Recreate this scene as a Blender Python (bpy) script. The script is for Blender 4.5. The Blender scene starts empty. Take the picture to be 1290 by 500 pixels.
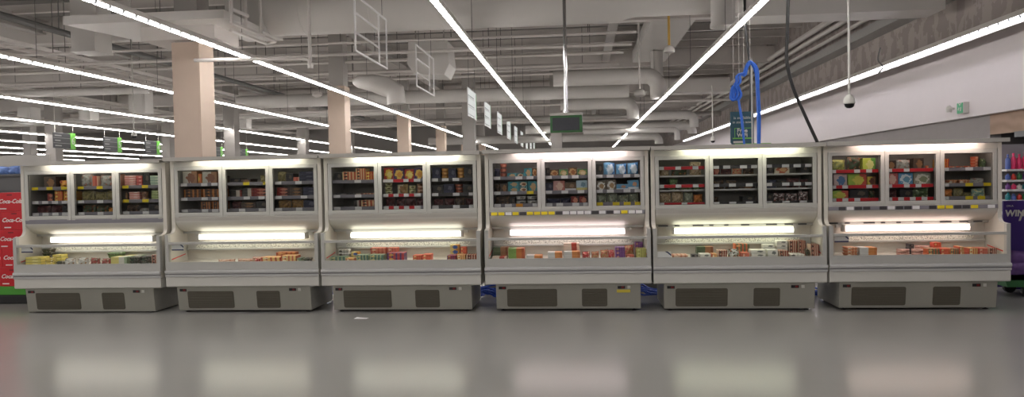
import bpy, bmesh, math, random
from mathutils import Vector, Matrix
random.seed(7)
C = bpy.context.scene.collection
PI = math.pi
# ------------------------------------------------------------------ camera geometry (row of freezers faces -Y)
F, CX, CY, EYE = 919.0, 645.0, 250.0, 1.60
AX = Vector((9890, 172, 919)).normalized()
AY = Vector((85, 24, -919)); AY = (AY - AX * AX.dot(AY)).normalized()
AZ = AX.cross(AY)
def at(u, v, y):
    """world point at depth y seen at pixel (u, v) of the 1290x500 frame"""
    c = Vector(((u - CX) / F, -(v - CY) / F, -1))
    d = Vector((AX.dot(c), AY.dot(c), AZ.dot(c)))
    return d * (y / d.y) + Vector((0, 0, EYE))
# ------------------------------------------------------------------ helpers
def lin(c):
    return tuple(((x / 255) / 12.92 if x / 255 <= .04045 else ((x / 255 + .055) / 1.055) ** 2.4) for x in c) + (1,)
_mats = {}
def new_mat(name):
    m = bpy.data.materials.new(name); m.use_nodes = True
    nt = m.node_tree; nt.nodes.clear()
    out = nt.nodes.new('ShaderNodeOutputMaterial')
    return m, nt, out
def node(nt, t, **kw):
    n = nt.nodes.new(t)
    for k, v in kw.items():
        if k.startswith('i_'):
            n.inputs[int(k[2:])].default_value = v
        else: setattr(n, k, v)
    return n
def mix(nt, fac, a, b):
    n = nt.nodes.new('ShaderNodeMix'); n.data_type = 'RGBA'
    for s, v in ((n.inputs[0], fac), (n.inputs[6], a), (n.inputs[7], b)):
        if isinstance(v, bpy.types.NodeSocket): nt.links.new(v, s)
        else: s.default_value = v
    return n.outputs[2]
def math_(nt, op, a, b=0.0, c=0.0):
    n = nt.nodes.new('ShaderNodeMath'); n.operation = op
    for s, v in zip(n.inputs, (a, b, c)):
        if isinstance(v, bpy.types.NodeSocket): nt.links.new(v, s)
        else: s.default_value = v
    return n.outputs[0]
def mat(name, rgb, rough=.5, metal=0.0, var=.06, scale=6.0, bump=0.0, spec=.5):
    """paint / metal / plastic with a soft procedural variation"""
    if name in _mats: return _mats[name]
    m, nt, out = new_mat(name)
    b = nt.nodes.new('ShaderNodeBsdfPrincipled')
    tc = nt.nodes.new('ShaderNodeTexCoord')
    nz = node(nt, 'ShaderNodeTexNoise'); nz.inputs['Scale'].default_value = scale; nz.inputs['Detail'].default_value = 4
    nt.links.new(tc.outputs['Object'], nz.inputs['Vector'])
    c = lin(rgb)
    lo = tuple(x * (1 - var) for x in c[:3]) + (1,); hi = tuple(min(1, x * (1 + var)) for x in c[:3]) + (1,)
    nt.links.new(mix(nt, nz.outputs['Fac'], lo, hi), b.inputs['Base Color'])
    b.inputs['Roughness'].default_value = rough; b.inputs['Metallic'].default_value = metal
    b.inputs['Specular IOR Level'].default_value = spec
    if bump:
        bp = nt.nodes.new('ShaderNodeBump'); bp.inputs['Strength'].default_value = bump
        nt.links.new(nz.outputs['Fac'], bp.inputs['Height']); nt.links.new(bp.outputs[0], b.inputs['Normal'])
    nt.links.new(b.outputs[0], out.inputs[0])
    _mats[name] = m; return m
def emit(name, rgb, strength, joints=0.0):
    if name in _mats: return _mats[name]
    m, nt, out = new_mat(name)
    e = nt.nodes.new('ShaderNodeEmission'); e.inputs[0].default_value = lin(rgb); e.inputs[1].default_value = strength
    if joints:      # separate LED boards along the strip, dimmer at the joints
        tc = nt.nodes.new('ShaderNodeTexCoord'); sp = nt.nodes.new('ShaderNodeSeparateXYZ')
        nt.links.new(tc.outputs['Object'], sp.inputs[0])
        fr = math_(nt, 'FRACT', math_(nt, 'DIVIDE', sp.outputs[1], joints))
        g = math_(nt, 'GREATER_THAN', fr, .2)
        nt.links.new(math_(nt, 'MULTIPLY_ADD', g, strength * .992, strength * .008), e.inputs[1])
    nt.links.new(e.outputs[0], out.inputs[0])
    m.cycles.emission_sampling = 'FRONT' if False else 'AUTO'
    _mats[name] = m; return m
def glass(name, tint=(250, 252, 250), refl=1.0):
    if name in _mats: return _mats[name]
    m, nt, out = new_mat(name)
    t = nt.nodes.new('ShaderNodeBsdfTransparent'); t.inputs[0].default_value = lin(tint)
    g = nt.nodes.new('ShaderNodeBsdfGlossy'); g.inputs['Roughness'].default_value = .03
    fr = nt.nodes.new('ShaderNodeFresnel'); fr.inputs[0].default_value = 1.45
    mx = nt.nodes.new('ShaderNodeMixShader')
    nt.links.new(math_(nt, 'MULTIPLY', fr.outputs[0], refl), mx.inputs[0])
    nt.links.new(t.outputs[0], mx.inputs[1]); nt.links.new(g.outputs[0], mx.inputs[2])
    nt.links.new(mx.outputs[0], out.inputs[0])
    _mats[name] = m; return m

class MB:
    def __init__(s): s.v, s.f, s.m = [], [], []
    def add(s, vs, fs, m=0):
        o = len(s.v); s.v += [tuple(v) for v in vs]
        s.f += [tuple(i + o for i in f) for f in fs]; s.m += [m] * len(fs); return s
    def box(s, x0, x1, y0, y1, z0, z1, m=0):
        return s.add([(x0,y0,z0),(x1,y0,z0),(x1,y1,z0),(x0,y1,z0),(x0,y0,z1),(x1,y0,z1),(x1,y1,z1),(x0,y1,z1)],
                     [(0,3,2,1),(4,5,6,7),(0,1,5,4),(1,2,6,5),(2,3,7,6),(3,0,4,7)], m)
    def prism(s, prof, x0, x1, m=0, axis='x'):
        """profile extruded along an axis; profile in the two other axes"""
        n = len(prof)
        if axis == 'x': P = lambda t, p: (t, p[0], p[1])
        elif axis == 'y': P = lambda t, p: (p[0], t, p[1])
        else: P = lambda t, p: (p[0], p[1], t)
        vs = [P(x0, p) for p in prof] + [P(x1, p) for p in prof]
        fs = [tuple(range(n))[::-1], tuple(range(n, 2 * n))] + [(i, (i + 1) % n, n + (i + 1) % n, n + i) for i in range(n)]
        return s.add(vs, fs, m)
    def sheet(s, prof, x0, x1, t=.01, m=0):
        """open profile (y,z) extruded along x with thickness t"""
        out = []
        for i, p in enumerate(prof):
            a = Vector(prof[max(0, i - 1)]); b = Vector(prof[min(len(prof) - 1, i + 1)])
            d = (b - a).normalized(); n = Vector((-d.y, d.x)); out.append((p[0] + n.x * t, p[1] + n.y * t))
        return s.prism(list(prof) + out[::-1], x0, x1, m)
    def tube(s, pts, r, n=10, m=0, caps=True, rs=None):
        pts = [Vector(p) for p in pts]; k = len(pts)
        up = None; vs = []
        for i, p in enumerate(pts):
            d = (pts[min(k - 1, i + 1)] - pts[max(0, i - 1)]).normalized()
            if up is None:
                up = Vector((0, 0, 1)) if abs(d.z) < .9 else Vector((1, 0, 0))
            a = (up - d * up.dot(d)).normalized(); up = a; b = d.cross(a)
            rr = rs[i] if rs else r
            for j in range(n):
                t = 2 * PI * j / n
                vs.append(p + (a * math.cos(t) + b * math.sin(t)) * rr)
        fs = [(i * n + j, i * n + (j + 1) % n, (i + 1) * n + (j + 1) % n, (i + 1) * n + j) for i in range(k - 1) for j in range(n)]
        if caps: fs += [tuple(range(n))[::-1], tuple(range((k - 1) * n, k * n))]
        return s.add(vs, fs, m)
    def lathe(s, prof, c=(0, 0, 0), n=20, m=0):
        """profile of (r, z) turned about z"""
        k = len(prof)
        vs = [(c[0] + r * math.cos(2 * PI * j / n), c[1] + r * math.sin(2 * PI * j / n), c[2] + z) for r, z in prof for j in range(n)]
        fs = [(i * n + j, i * n + (j + 1) % n, (i + 1) * n + (j + 1) % n, (i + 1) * n + j) for i in range(k - 1) for j in range(n)]
        fs += [tuple(range(n))[::-1], tuple(range((k - 1) * n, k * n))]
        return s.add(vs, fs, m)
    def mesh(s, name, mats, bevel=0, smooth=False):
        me = bpy.data.meshes.new(name); me.from_pydata(s.v, [], s.f)
        me.polygons.foreach_set('material_index', s.m)
        for x in (mats if isinstance(mats, (list, tuple)) else [mats]): me.materials.append(x)
        bm = bmesh.new(); bm.from_mesh(me)
        bmesh.ops.recalc_face_normals(bm, faces=bm.faces)
        if bevel:
            bmesh.ops.bevel(bm, geom=[e for e in bm.edges if len(e.link_faces) == 2 and e.calc_face_angle(0) > .4], offset=bevel, segments=2, profile=.6, affect='EDGES', clamp_overlap=True)
        if smooth:
            for f in bm.faces: f.smooth = True
            for e in bm.edges:
                if len(e.link_faces) == 2 and e.calc_face_angle(0) > .7: e.smooth = False
        bm.to_mesh(me); bm.free(); return me
_cache = {}
def cached(key, fn):
    if key not in _cache: _cache[key] = fn()
    return _cache[key]
def obj(name, me, parent=None, loc=(0, 0, 0), rotz=0.0):
    o = bpy.data.objects.new(name, me); C.objects.link(o)
    o.location = loc
    if rotz: o.rotation_euler = (0, 0, rotz)
    if parent: o.parent = parent
    return o
def tag(o, label, cat, group=None):
    o['label'] = label; o['category'] = cat
    if group: o['group'] = group
    return o
def empty(name, loc, label, cat, group=None, rotz=0.0):
    o = bpy.data.objects.new(name, None); C.objects.link(o); o.location = loc; o.empty_display_size = .1
    if rotz: o.rotation_euler = (0, 0, rotz)
    return tag(o, label, cat, group)
def struct(name, me, loc=(0, 0, 0)):
    o = obj(name, me, None, loc); o['kind'] = 'structure'; return o
def text_mesh(name, body, size, m, shear=0.0, depth=.001, bold=0.0, space=1.0):
    cu = bpy.data.curves.new(name, 'FONT'); cu.body = body; cu.size = size; cu.shear = shear; cu.extrude = depth
    cu.offset = bold; cu.align_x = 'CENTER'; cu.align_y = 'CENTER'; cu.space_character = space; cu.resolution_u = 2
    t = bpy.data.objects.new(name, cu); C.objects.link(t)
    dg = bpy.context.evaluated_depsgraph_get(); dg.update()
    me = bpy.data.meshes.new_from_object(t.evaluated_get(dg))
    bpy.data.objects.remove(t); me.materials.clear(); me.materials.append(m)
    return me
def text(name, body, size, m, parent, loc, rot=(PI / 2, 0, 0), **kw):
    o = obj(name, cached(('t', body, size, m.name, tuple(kw.items())), lambda: text_mesh(name, body, size, m, **kw)), parent, loc)
    o.rotation_euler = rot; return o
# ------------------------------------------------------------------ materials
WHITE = mat('white_enamel', (200, 198, 190), .38, var=.03)
WHITE2 = mat('off_white_liner', (208, 203, 192), .45, var=.03)
PANEL = mat('pale_grey_enamel', (182, 178, 170), .4, var=.03)
ALU = mat('satin_aluminium', (186, 185, 179), .36, .12, var=.04, scale=20)
BASEG = mat('grey_base_steel', (150, 148, 138), .45, .1, var=.04)
BUMP_ = mat('bumper_grey', (186, 185, 183), .3)
DARKB = mat('bumper_groove_grey', (128, 126, 128), .4)
VENT = mat('vent_mesh_grey', (86, 81, 70), .6)
BLACK = mat('black_plastic', (22, 22, 24), .4)
LINER = mat('cabinet_liner_grey', (150, 147, 141), .55)
SHELF = mat('shelf_steel', (190, 189, 184), .4, .2)
RAIL = mat('grey_price_rail', (134, 131, 138), .35)
RAILD = mat('dark_price_rail', (66, 64, 66), .35)
TAGW = mat('white_price_card', (232, 230, 230), .5)
TAGY = mat('yellow_price_card', (238, 214, 40), .5)
TAGR = mat('red_promo_strip', (206, 40, 48), .45)
TAGO = mat('orange_price_card', (240, 160, 40), .5)
REDL = mat('red_load_line', (214, 60, 44), .5)
NAVY = mat('navy_print', (44, 52, 96), .5)
DOORG = glass('door_glass_clear', (248, 250, 249), .8)
LOWG = glass('well_glass_clear', (250, 252, 250), .5)
RED = mat('red_display_plastic', (110, 24, 26), .3)
LEDR = emit('red_digits', (255, 40, 40), 1.2)
STICK = mat('yellow_sticker', (196, 178, 60), .5)
PAINT = mat('ceiling_white_paint', (212, 206, 200), .6, var=.08, scale=1.5)
PAINT2 = mat('ceiling_grey_paint', (166, 161, 155), .65, var=.08, scale=1.2)
DUCT = mat('duct_grey_white', (210, 206, 200), .5, var=.05, scale=1.0)
DECK = mat('roof_deck_grey', (124, 119, 114), .75, var=.12, scale=.8)
DARKPIPE = mat('dark_grey_pipe', (96, 95, 92), .5)
CHROME = mat('chrome_pole', (200, 200, 200), .15, 1.0)
WOODC = mat('pale_wood_cladding', (206, 186, 168), .55, var=.06, scale=3)
# ------------------------------------------------------------------ room shell
def floor_mat():
    m, nt, out = new_mat('polished_grey_vinyl')
    b = nt.nodes.new('ShaderNodeBsdfPrincipled'); tc = nt.nodes.new('ShaderNodeTexCoord')
    n1 = node(nt, 'ShaderNodeTexNoise'); n1.inputs['Scale'].default_value = .9; n1.inputs['Detail'].default_value = 6
    n2 = node(nt, 'ShaderNodeTexNoise'); n2.inputs['Scale'].default_value = 60; n2.inputs['Detail'].default_value = 2
    for n in (n1, n2): nt.links.new(tc.outputs['Object'], n.inputs['Vector'])
    c = mix(nt, n1.outputs['Fac'], lin((146, 145, 141)), lin((155, 153, 149)))
    c2 = mix(nt, math_(nt, 'MULTIPLY', n2.outputs['Fac'], .25), c, lin((132, 131, 128)))
    nt.links.new(c2, b.inputs['Base Color'])
    b.inputs['Roughness'].default_value = .19
    b.inputs['Specular IOR Level'].default_value = .6
    nt.links.new(b.outputs[0], out.inputs[0]); return m
XL, XR, YB, YF, ZC = -52.0, 7.6, -18.0, 66.0, 7.4
struct('floor', MB().box(XL, XR + 6, YB, YF, -.1, 0).mesh('floor', floor_mat()))
def deck_mesh():
    b = MB(); y = YB; prof = []
    while y < YF:                                    # trapezoid ribs of the roof deck run across the room
        prof += [(y, ZC), (y + .5, ZC), (y + .56, ZC + .08), (y + .72, ZC + .08)]; y += .78
    prof += [(YF, ZC), (YF, ZC + .3), (YB, ZC + .3)]
    return b.prism(prof, XL, XR + .3).mesh('ceiling', DECK)
struct('ceiling', deck_mesh())
struct('wall_left', MB().box(XL - .2, XL, YB, YF, 0, ZC).mesh('wall_left', PAINT2))
struct('wall_far', MB().box(XL, XR, YF, YF + .2, 0, ZC).mesh('wall_far', PAINT2))
struct('wall_behind', MB().box(XL, XR + 6, YB - .2, YB, 0, ZC).mesh('wall_behind', PAINT2))
def block_mat():
    m, nt, out = new_mat('patched_block_wall')
    b = nt.nodes.new('ShaderNodeBsdfPrincipled'); tc = nt.nodes.new('ShaderNodeTexCoord')
    sp = nt.nodes.new('ShaderNodeSeparateXYZ'); nt.links.new(tc.outputs['Object'], sp.inputs[0])
    n1 = node(nt, 'ShaderNodeTexNoise'); n1.inputs['Scale'].default_value = 3.0; n1.inputs['Detail'].default_value = 5
    nt.links.new(tc.outputs['Object'], n1.inputs['Vector'])
    st = math_(nt, 'LESS_THAN', math_(nt, 'FRACT', math_(nt, 'DIVIDE', sp.outputs[1], .62)), .5)
    k = math_(nt, 'GREATER_THAN', math_(nt, 'MULTIPLY_ADD', st, .12, n1.outputs['Fac']), .56)
    nt.links.new(mix(nt, k, lin((150, 141, 135)), lin((168, 158, 152))), b.inputs['Base Color'])
    b.inputs['Roughness'].default_value = .8
    nt.links.new(b.outputs[0], out.inputs[0]); return m
BX = 7.58                                            # face of the white bulkhead
struct('wall_right', MB().box(XR, XR + .2, YB, YF, 4.2, ZC).mesh('wall_right', block_mat()))
BULK = mat('white_bulkhead_paint', (214, 206, 205), .6, var=.02)
struct('trim_1', MB().box(BX, XR + .6, YB, YF, 2.665, 4.2).mesh('bulkhead', BULK))
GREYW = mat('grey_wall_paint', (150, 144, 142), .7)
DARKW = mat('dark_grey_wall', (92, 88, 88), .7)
struct('wall_right_lower', MB().box(7.72, 7.92, 14.55, YF, 0, 2.67).mesh('wall_right_lower', GREYW))
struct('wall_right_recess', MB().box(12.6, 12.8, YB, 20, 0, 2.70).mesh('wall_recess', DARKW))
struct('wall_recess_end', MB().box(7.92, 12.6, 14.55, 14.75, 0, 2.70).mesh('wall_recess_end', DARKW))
struct('ceiling_recess', MB().box(XR + .6, 12.8, YB, 14.55, 2.72, 2.8).mesh('ceiling_recess', GREYW))
def wood_mat():
    m, nt, out = new_mat('brown_wood_panel')
    b = nt.nodes.new('ShaderNodeBsdfPrincipled'); tc = nt.nodes.new('ShaderNodeTexCoord')
    w = node(nt, 'ShaderNodeTexWave'); w.inputs['Scale'].default_value = 1.2; w.inputs['Distortion'].default_value = 6; w.inputs['Detail'].default_value = 3
    w.bands_direction = 'Z'
    nt.links.new(tc.outputs['Object'], w.inputs['Vector'])
    nt.links.new(mix(nt, w.outputs['Fac'], lin((150, 122, 100)), lin((168, 138, 116))), b.inputs['Base Color'])
    b.inputs['Roughness'].default_value = .5; nt.links.new(b.outputs[0], out.inputs[0]); return m
struct('trim_2', MB().box(7.72, 7.78, 6.0, 14.55, 2.29, 2.67).mesh('wood_panel', wood_mat()))
struct('trim_3', MB().box(7.62, 7.86, 6.0, 13.6, 2.19, 2.29).mesh('opening_header', mat('grey_header', (104, 104, 106), .4, .3)))
# structural columns with pale wood cladding
def column(x, y, w=.5, top=4.5, clad=True, base=0.0):
    b = MB()
    if clad:
        b.box(x - w / 2, x + w / 2, y - w / 2, y + w / 2, 0, top, 1)
        b.box(x - w / 2 + .02, x + w / 2 - .02, y - w / 2 - .004, y - w / 2, .02, top - .02, 1)
    b.box(x - w * .42, x + w * .42, y - w * .42, y + w * .42, top if clad else base, ZC, 0)
    return b
for i, y in enumerate((13.95, 22.45, 31.0, 39.5, 48.0, 56.5)):
    x = (-7.62, -7.5, -7.5, -7.5, -7.5, -7.5)[i]
    struct('trim_column', column(x, y, (.56, .54, .5, .5, .5, .5)[i], 4.43 if i == 0 else 4.66).mesh('column', [PAINT2, WOODC]))
for (x, y) in ((-24, 31.5), (-23.5, 40), (-15.5, 40), (-15.5, 48.5), (-4.6, 30.6), (-1.0, 33), (-15.5, 31.5), (-32, 40)):
    struct('trim_column', column(x, y, .6, clad=False).mesh('column', [PAINT2, WOODC]))
# purlins and girders under the roof deck
for k in range(30):
    y = 16.4 + 1.55 * k
    b = MB(); z0 = 6.62
    b.prism([(y - .06, z0), (y + .06, z0), (y + .06, z0 + .03), (y + .015, z0 + .03), (y + .015, z0 + .25), (y - .015, z0 + .25), (y - .015, z0 + .03), (y - .06, z0 + .03)], XL, XR)
    struct('ceiling_beam', b.mesh('purlin', PAINT))
for k, x in enumerate((-34, -25, -16, -7, 1.1)):
    b = MB(); b.prism([(x - .15, 6.25), (x + .15, 6.25), (x + .15, 6.3), (x + .03, 6.3), (x + .03, 6.7), (x - .03, 6.7), (x - .03, 6.3), (x - .15, 6.3)], 16, YF, axis='y')
    struct('ceiling_girder', b.mesh('girder', PAINT2))
for y in (20.8, 29.3, 37.8, 46.3):
    b = MB(); b.box(XL, XR, y - .16, y + .16, 6.0, 6.62)
    struct('ceiling_girder', b.mesh('girder', PAINT))
# ------------------------------------------------------------------ LED light rows
LED = emit('led_strip_glow', (255, 250, 248), 54, .30)
LEDW = emit('bulkhead_led_glow', (246, 244, 255), 27, .30)
HZ = 4.10
def light_row(x, spans, label, wires=True, name='linear_ceiling_light'):
    root = empty(name, (x, 0, HZ), label, 'ceiling light', 'rows of linear ceiling lights')
    a, z = spans[0][0], spans[-1][1]
    obj('light_housing', MB().prism([(-.038, .034), (.038, .034), (.041, .06), (.041, .12), (-.041, .12), (-.041, .06)], a, z, axis='y').mesh('light_housing', PAINT), root)
    for s in spans:
        n = max(1, round((s[1] - s[0]) / 1.2)); wd = .5 if x > 6 else .88; prof = [(p[0] * wd, p[1]) for p in ((-.048, .034), (-.04, .006), (-.02, 0), (.02, 0), (.04, .006), (.048, .034))]
        b = MB(); vs = []
        for i in range(n + 1):
            y = s[0] + (s[1] - s[0]) * i / n; vs += [(p[0], y, p[1]) for p in prof]
        k = len(prof)
        fs = [(i * k + j, i * k + (j + 1) % k, (i + 1) * k + (j + 1) % k, (i + 1) * k + j) for i in range(n) for j in range(k)]
        fs += [tuple(range(k)), tuple(range(n * k, n * k + k))]
        b.add(vs, fs); obj('led_strip', b.mesh('led_strip', LEDW if x > 6 else LED), root)
    if x > 6:      # shield added on the wall side to shade the top of the bulkhead
        obj('added_light_shield', MB().prism([(.055, .06), (.06, .06), (.085, -.05), (.08, -.05)], a, z, axis='y').mesh('added_light_shield', PAINT), root)
        root.location.z = 4.03
    if wires:
        w = cached('wire', lambda: MB().tube([(0, 0, .1), (0, 0, ZC - HZ)], .006, 5).mesh('suspension_wire', DARKPIPE))
        y = 9.5
        while y < 34:
            obj('suspension_wire', w, root, (0, y, 0)); y += 4.2
    return root
rows = [(-1.97, [(-16, 62)], 'long white ceiling light strip nearest the hanging black screen, towards the wooden columns'),
        (2.70, [(-16, 62)], 'long white ceiling light strip running above the blue cable bundle'),
        (-6.48, [(-16, 40.2), (44.8, 58)], 'long white ceiling light strip passing in front of the wooden columns'),
        (7.02, [(-16, 50)], 'white ceiling light strip along the top of the white bulkhead wall'),
        (-10.75, [(-16, 56)], 'ceiling light strip first behind the wooden columns'),
        (-15.4, [(-16, 59)], 'ceiling light strip second behind the wooden columns'),
        (-19.8, [(-16, 60)], 'ceiling light strip third behind the wooden columns, just above the aisle signs'),
        (-24.3, [(-10, 60)], 'ceiling light strip fourth behind the wooden columns, level with aisle sign tops'),
        (-28.8, [(-10, 60)], 'ceiling light strip fifth behind the wooden columns'),
        (-33.3, [(-10, 60)], 'ceiling light strip sixth behind the wooden columns'),
        (-38.0, [(-10, 60)], 'ceiling light strip seventh behind the wooden columns'),
        (-43.0, [(-10, 60)], 'ceiling light strip farthest behind the wooden columns')]
for i, (x, sp, lb) in enumerate(rows): light_row(x, sp, lb, i in (0, 1, 2, 4))
# ------------------------------------------------------------------ freezers
W = 2.0
Y0 = 8.8
def arc(cx, cz, r, a0, a1, n=6): return [(cx + r * math.cos(math.radians(a0 + (a1 - a0) * i / n)), cz + r * math.sin(math.radians(a0 + (a1 - a0) * i / n))) for i in range(n + 1)]
def rounded(x0, x1, z0, z1, r): return arc(x1 - r, z1 - r, r, 0, 90, 4) + arc(x0 + r, z1 - r, r, 90, 180, 4) + arc(x0 + r, z0 + r, r, 180, 270, 4) + arc(x1 - r, z0 + r, r, 270, 360, 4)
def m_base():
    b = MB(); x0, x1 = .125, 1.875
    b.prism([(.03, .334), (.068, .025), (.85, .025), (.85, .334)], x0, x1)
    return b.mesh('base_cabinet', BASEG, bevel=.006)
def slope_y(z): return .03 + (.334 - z) / (.334 - .025) * .038
def m_vent(x0, x1):
    b = MB(); z0, z1 = .055, .275; pr = rounded(x0, x1, z0, z1, .022); n = len(pr)
    vs = [(p[0], slope_y(p[1]) - .004, p[1]) for p in pr] + [(p[0], slope_y(p[1]) + .01, p[1]) for p in pr]
    b.add(vs, [tuple(range(n)), tuple(range(n, 2 * n))] + [(i, (i + 1) % n, n + (i + 1) % n, n + i) for i in range(n)])
    for k in range(10):                               # pressed louvre ridges
        z = z0 + .022 + k * (z1 - z0 - .044) / 9
        b.add([(x0 + .012, slope_y(z) - .003, z - .004), (x1 - .012, slope_y(z) - .003, z - .004), (x1 - .012, slope_y(z) - .008, z), (x0 + .012, slope_y(z) - .008, z), (x0 + .012, slope_y(z) - .003, z + .004), (x1 - .012, slope_y(z) - .003, z + .004)],
              [(0, 1, 2, 3), (3, 2, 5, 4)])
    return b.mesh('vent_grille', VENT)
def m_lower():
    b = MB()
    b.prism([(0, .463), (0, .345), (.012, .334), (.84, .334), (.84, .463)], 0, W)
    return b.mesh('lower_cabinet', WHITE, bevel=.004)
def m_bumper():
    b = MB()
    b.prism([(.0, .463), (-.012, .466), (-.014, .492), (-.004, .496), (-.004, .502), (-.018, .506), (-.024, .525), (-.018, .545), (0, .55)], -.003, W + .003)
    me = b.mesh('bumper', [BUMP_, DARKB])
    for p in me.polygons:
        if abs(p.normal.x) < .5 and .4915 < p.center.z < .503: p.material_index = 1
    return me
def m_front_frame():
    b = MB()
    b.box(0, W, -.002, .05, .55, .647); b.box(.046, W - .046, 0, .045, .872, .904)
    b.box(.0, .046, -.002, .05, .647, 1.0); b.box(W - .046, W, -.002, .05, .647, 1.0)
    b.box(.046, W - .046, -.006, .0, .642, .652); 
    return b.mesh('front_frame', ALU, bevel=.003)
def m_end(side):
    x0, x1 = (0, .045) if side == 0 else (W - .045, W)
    b = MB()
    prof = [(.05, .55), (.05, 1.0), (.1, 1.005)] + arc(.1, 1.08, .075, -90, 0, 5) + [(.172, 1.2), (.172, 1.935), (.84, 1.935), (.84, .463), (.05, .463)]
    b.prism(prof, x0, x1)
    return b.mesh('end_panel', WHITE2)
def m_line(side):
    x = .045 if side == 0 else W - .045
    b = MB(); b.add([(x, .07, .67), (x, .40, .712), (x, .40, .724), (x, .07, .684)], [(0, 1, 2, 3)])
    d = .002 if side == 0 else -.002
    b.add([(x + d, .07, .67), (x + d, .40, .712), (x + d, .40, .724), (x + d, .07, .684)], [(0, 1, 2, 3)])
    b.f = b.f[:2] + [(0, 1, 5, 4), (1, 2, 6, 5), (2, 3, 7, 6), (3, 0, 4, 7)]; b.m = [0] * 6
    return b.mesh('load_line', REDL)
def m_liner():
    b = MB()
    b.prism([(.05, .55), (.05, .628), (.44, .628), (.46, .64), (.46, 1.0), (.40, 1.03), (.40, 1.06), (.50, 1.06), (.50, .55)], .045, W - .045)
    return b.mesh('well_liner', WHITE2)
def grille_mat():
    m, nt, out = new_mat('honeycomb_air_grille')
    b = nt.nodes.new('ShaderNodeBsdfPrincipled'); tc = nt.nodes.new('ShaderNodeTexCoord')
    v = node(nt, 'ShaderNodeTexVoronoi'); v.inputs['Scale'].default_value = 70
    nt.links.new(tc.outputs['Object'], v.inputs['Vector'])
    k = math_(nt, 'LESS_THAN', v.outputs['Distance'], .36)
    nt.links.new(mix(nt, k, lin((214, 212, 200)), lin((120, 120, 110))), b.inputs['Base Color']); b.inputs['Roughness'].default_value = .5
    nt.links.new(b.outputs[0], out.inputs[0]); return m
GRILLE = grille_mat()
def m_grille():
    b = MB()
    b.box(.19, W - .19, .415, .46, .79, .85, 1)
    b.prism([(.40, .765), (.40, .785), (.415, .79), (.46, .79), (.46, .765)], .06, W - .06, 0)
    b.box(.07, .19, .42, .46, .79, .845, 0); b.box(W - .19, W - .07, .42, .46, .79, .845, 0)
    return b.mesh('air_grille', [ALU, GRILLE])
def m_hood():
    b = MB()
    pr = [(.175, 1.155), (.185, 1.135), (.205, 1.11), (.25, 1.07), (.31, 1.035), (.37, 1.015), (.372, .992), (.385, .99)]
    b.prism(pr + [(.45, .99), (.45, 1.22), (.175, 1.22)], .05, W - .05)
    return b.mesh('hood', WHITE, smooth=True)
def m_lip():
    return MB().box(.05, W - .05, .362, .372, .988, 1.014).mesh('hood_lip', ALU)
def m_lamp():
    b = MB(); r = .03
    b.tube([(.29, .33, .94), (1.71, .33, .94)], r, 14)
    return b
def m_lampbracket():
    b = MB(); b.box(.2, 1.8, .365, .40, .95, .985); b.box(.265, .288, .30, .40, .905, .985); b.box(1.712, 1.735, .30, .40, .905, .985)
    return b.mesh('lamp_bracket', WHITE)
def m_upper():
    b = MB(); x0, x1 = .045, W - .045; z0, z1 = 1.215, 1.93
    b.box(x0, x1, .70, .83, z0, z1, 0)                # back
    b.box(x0, x1, .175, .70, z0, 1.268, 0); b.box(x0, x1, .175, .70, 1.862, z1, 0)
    b.box(x0, .075, .215, .70, 1.268, 1.862, 0); b.box(1.925, x1, .215, .70, 1.268, 1.862, 0)
    me = b.mesh('upper_cabinet', [WHITE, LINER])
    for p in me.polygons:
        c = p.center; n = p.normal
        if .19 < c.y < .72 and 1.26 < c.z < 1.87 and (abs(n.x) > .5 or abs(n.z) > .5) and .07 < c.x < 1.93 or (n.y < -.5 and c.y > .6): p.material_index = 1
    return me
def m_liner_light(me_): return me_
DX = ((.052, .694), (.697, 1.316), (1.319, 1.948))
DZ0, DZ1 = 1.222, 1.860
def m_door(k):
    x0, x1 = DX[k]; b = MB(); t = .046
    def fr(xa, xb, za, zb, ya, yb):
        vs = []
        for (y, i) in ((ya, 0), (ya + .006, .0), (yb, 0)): pass
        o = [(xa, za), (xb, za), (xb, zb), (xa, zb)]
        inn = [(xa + t, za + t), (xb - t, za + t), (xb - t, zb - t), (xa + t, zb - t)]
        vs = [(p[0], ya, p[1]) for p in o] + [(p[0], ya, p[1]) for p in inn] + [(p[0], yb, p[1]) for p in o] + [(p[0], yb, p[1]) for p in inn]
        fs = []
        for i in range(4):
            j = (i + 1) % 4
            fs += [(i, j, 4 + j, 4 + i), (8 + i, 12 + i, 12 + j, 8 + j), (i, 8 + i, 8 + j, j), (4 + i, 4 + j, 12 + j, 12 + i)]
        b.add(vs, fs)
    fr(x0, x1, DZ0, DZ1, .168, .213)
    return b.mesh('door', ALU, bevel=.005)
def m_gasket(k):
    x0, x1 = DX[k]; t = .046; b = MB(); a, c, za, zb = x0 + t - .001, x1 - t + .001, DZ0 + t - .001, DZ1 - t + .001; g = .006
    b.box(a, c, .178, .186, za, za + g); b.box(a, c, .178, .186, zb - g, zb); b.box(a, a + g, .178, .186, za + g, zb - g); b.box(c - g, c, .178, .186, za + g, zb - g)
    return b.mesh('gasket_edge', RAILD)
def m_pane(k):
    x0, x1 = DX[k]; t = .044
    b = MB(); b.add([(x0 + t, .19, DZ0 + t), (x1 - t, .19, DZ0 + t), (x1 - t, .19, DZ1 - t), (x0 + t, .19, DZ1 - t)], [(0, 1, 2, 3)])
    return b.mesh('door_glass', DOORG)
def m_canopy():
    b = MB()
    b.prism([(.02, 1.932), (.02, 1.978), (.86, 1.978), (.86, 1.96), (.034, 1.96), (.034, 1.932)], -.008, W + .008)
    return b.mesh('canopy', PANEL)
FX = (-7.325, -5.255, -3.218, -1.165, .862, 2.889)
FZ = (-.012, .0, .0, .004, .0, .004)
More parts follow.
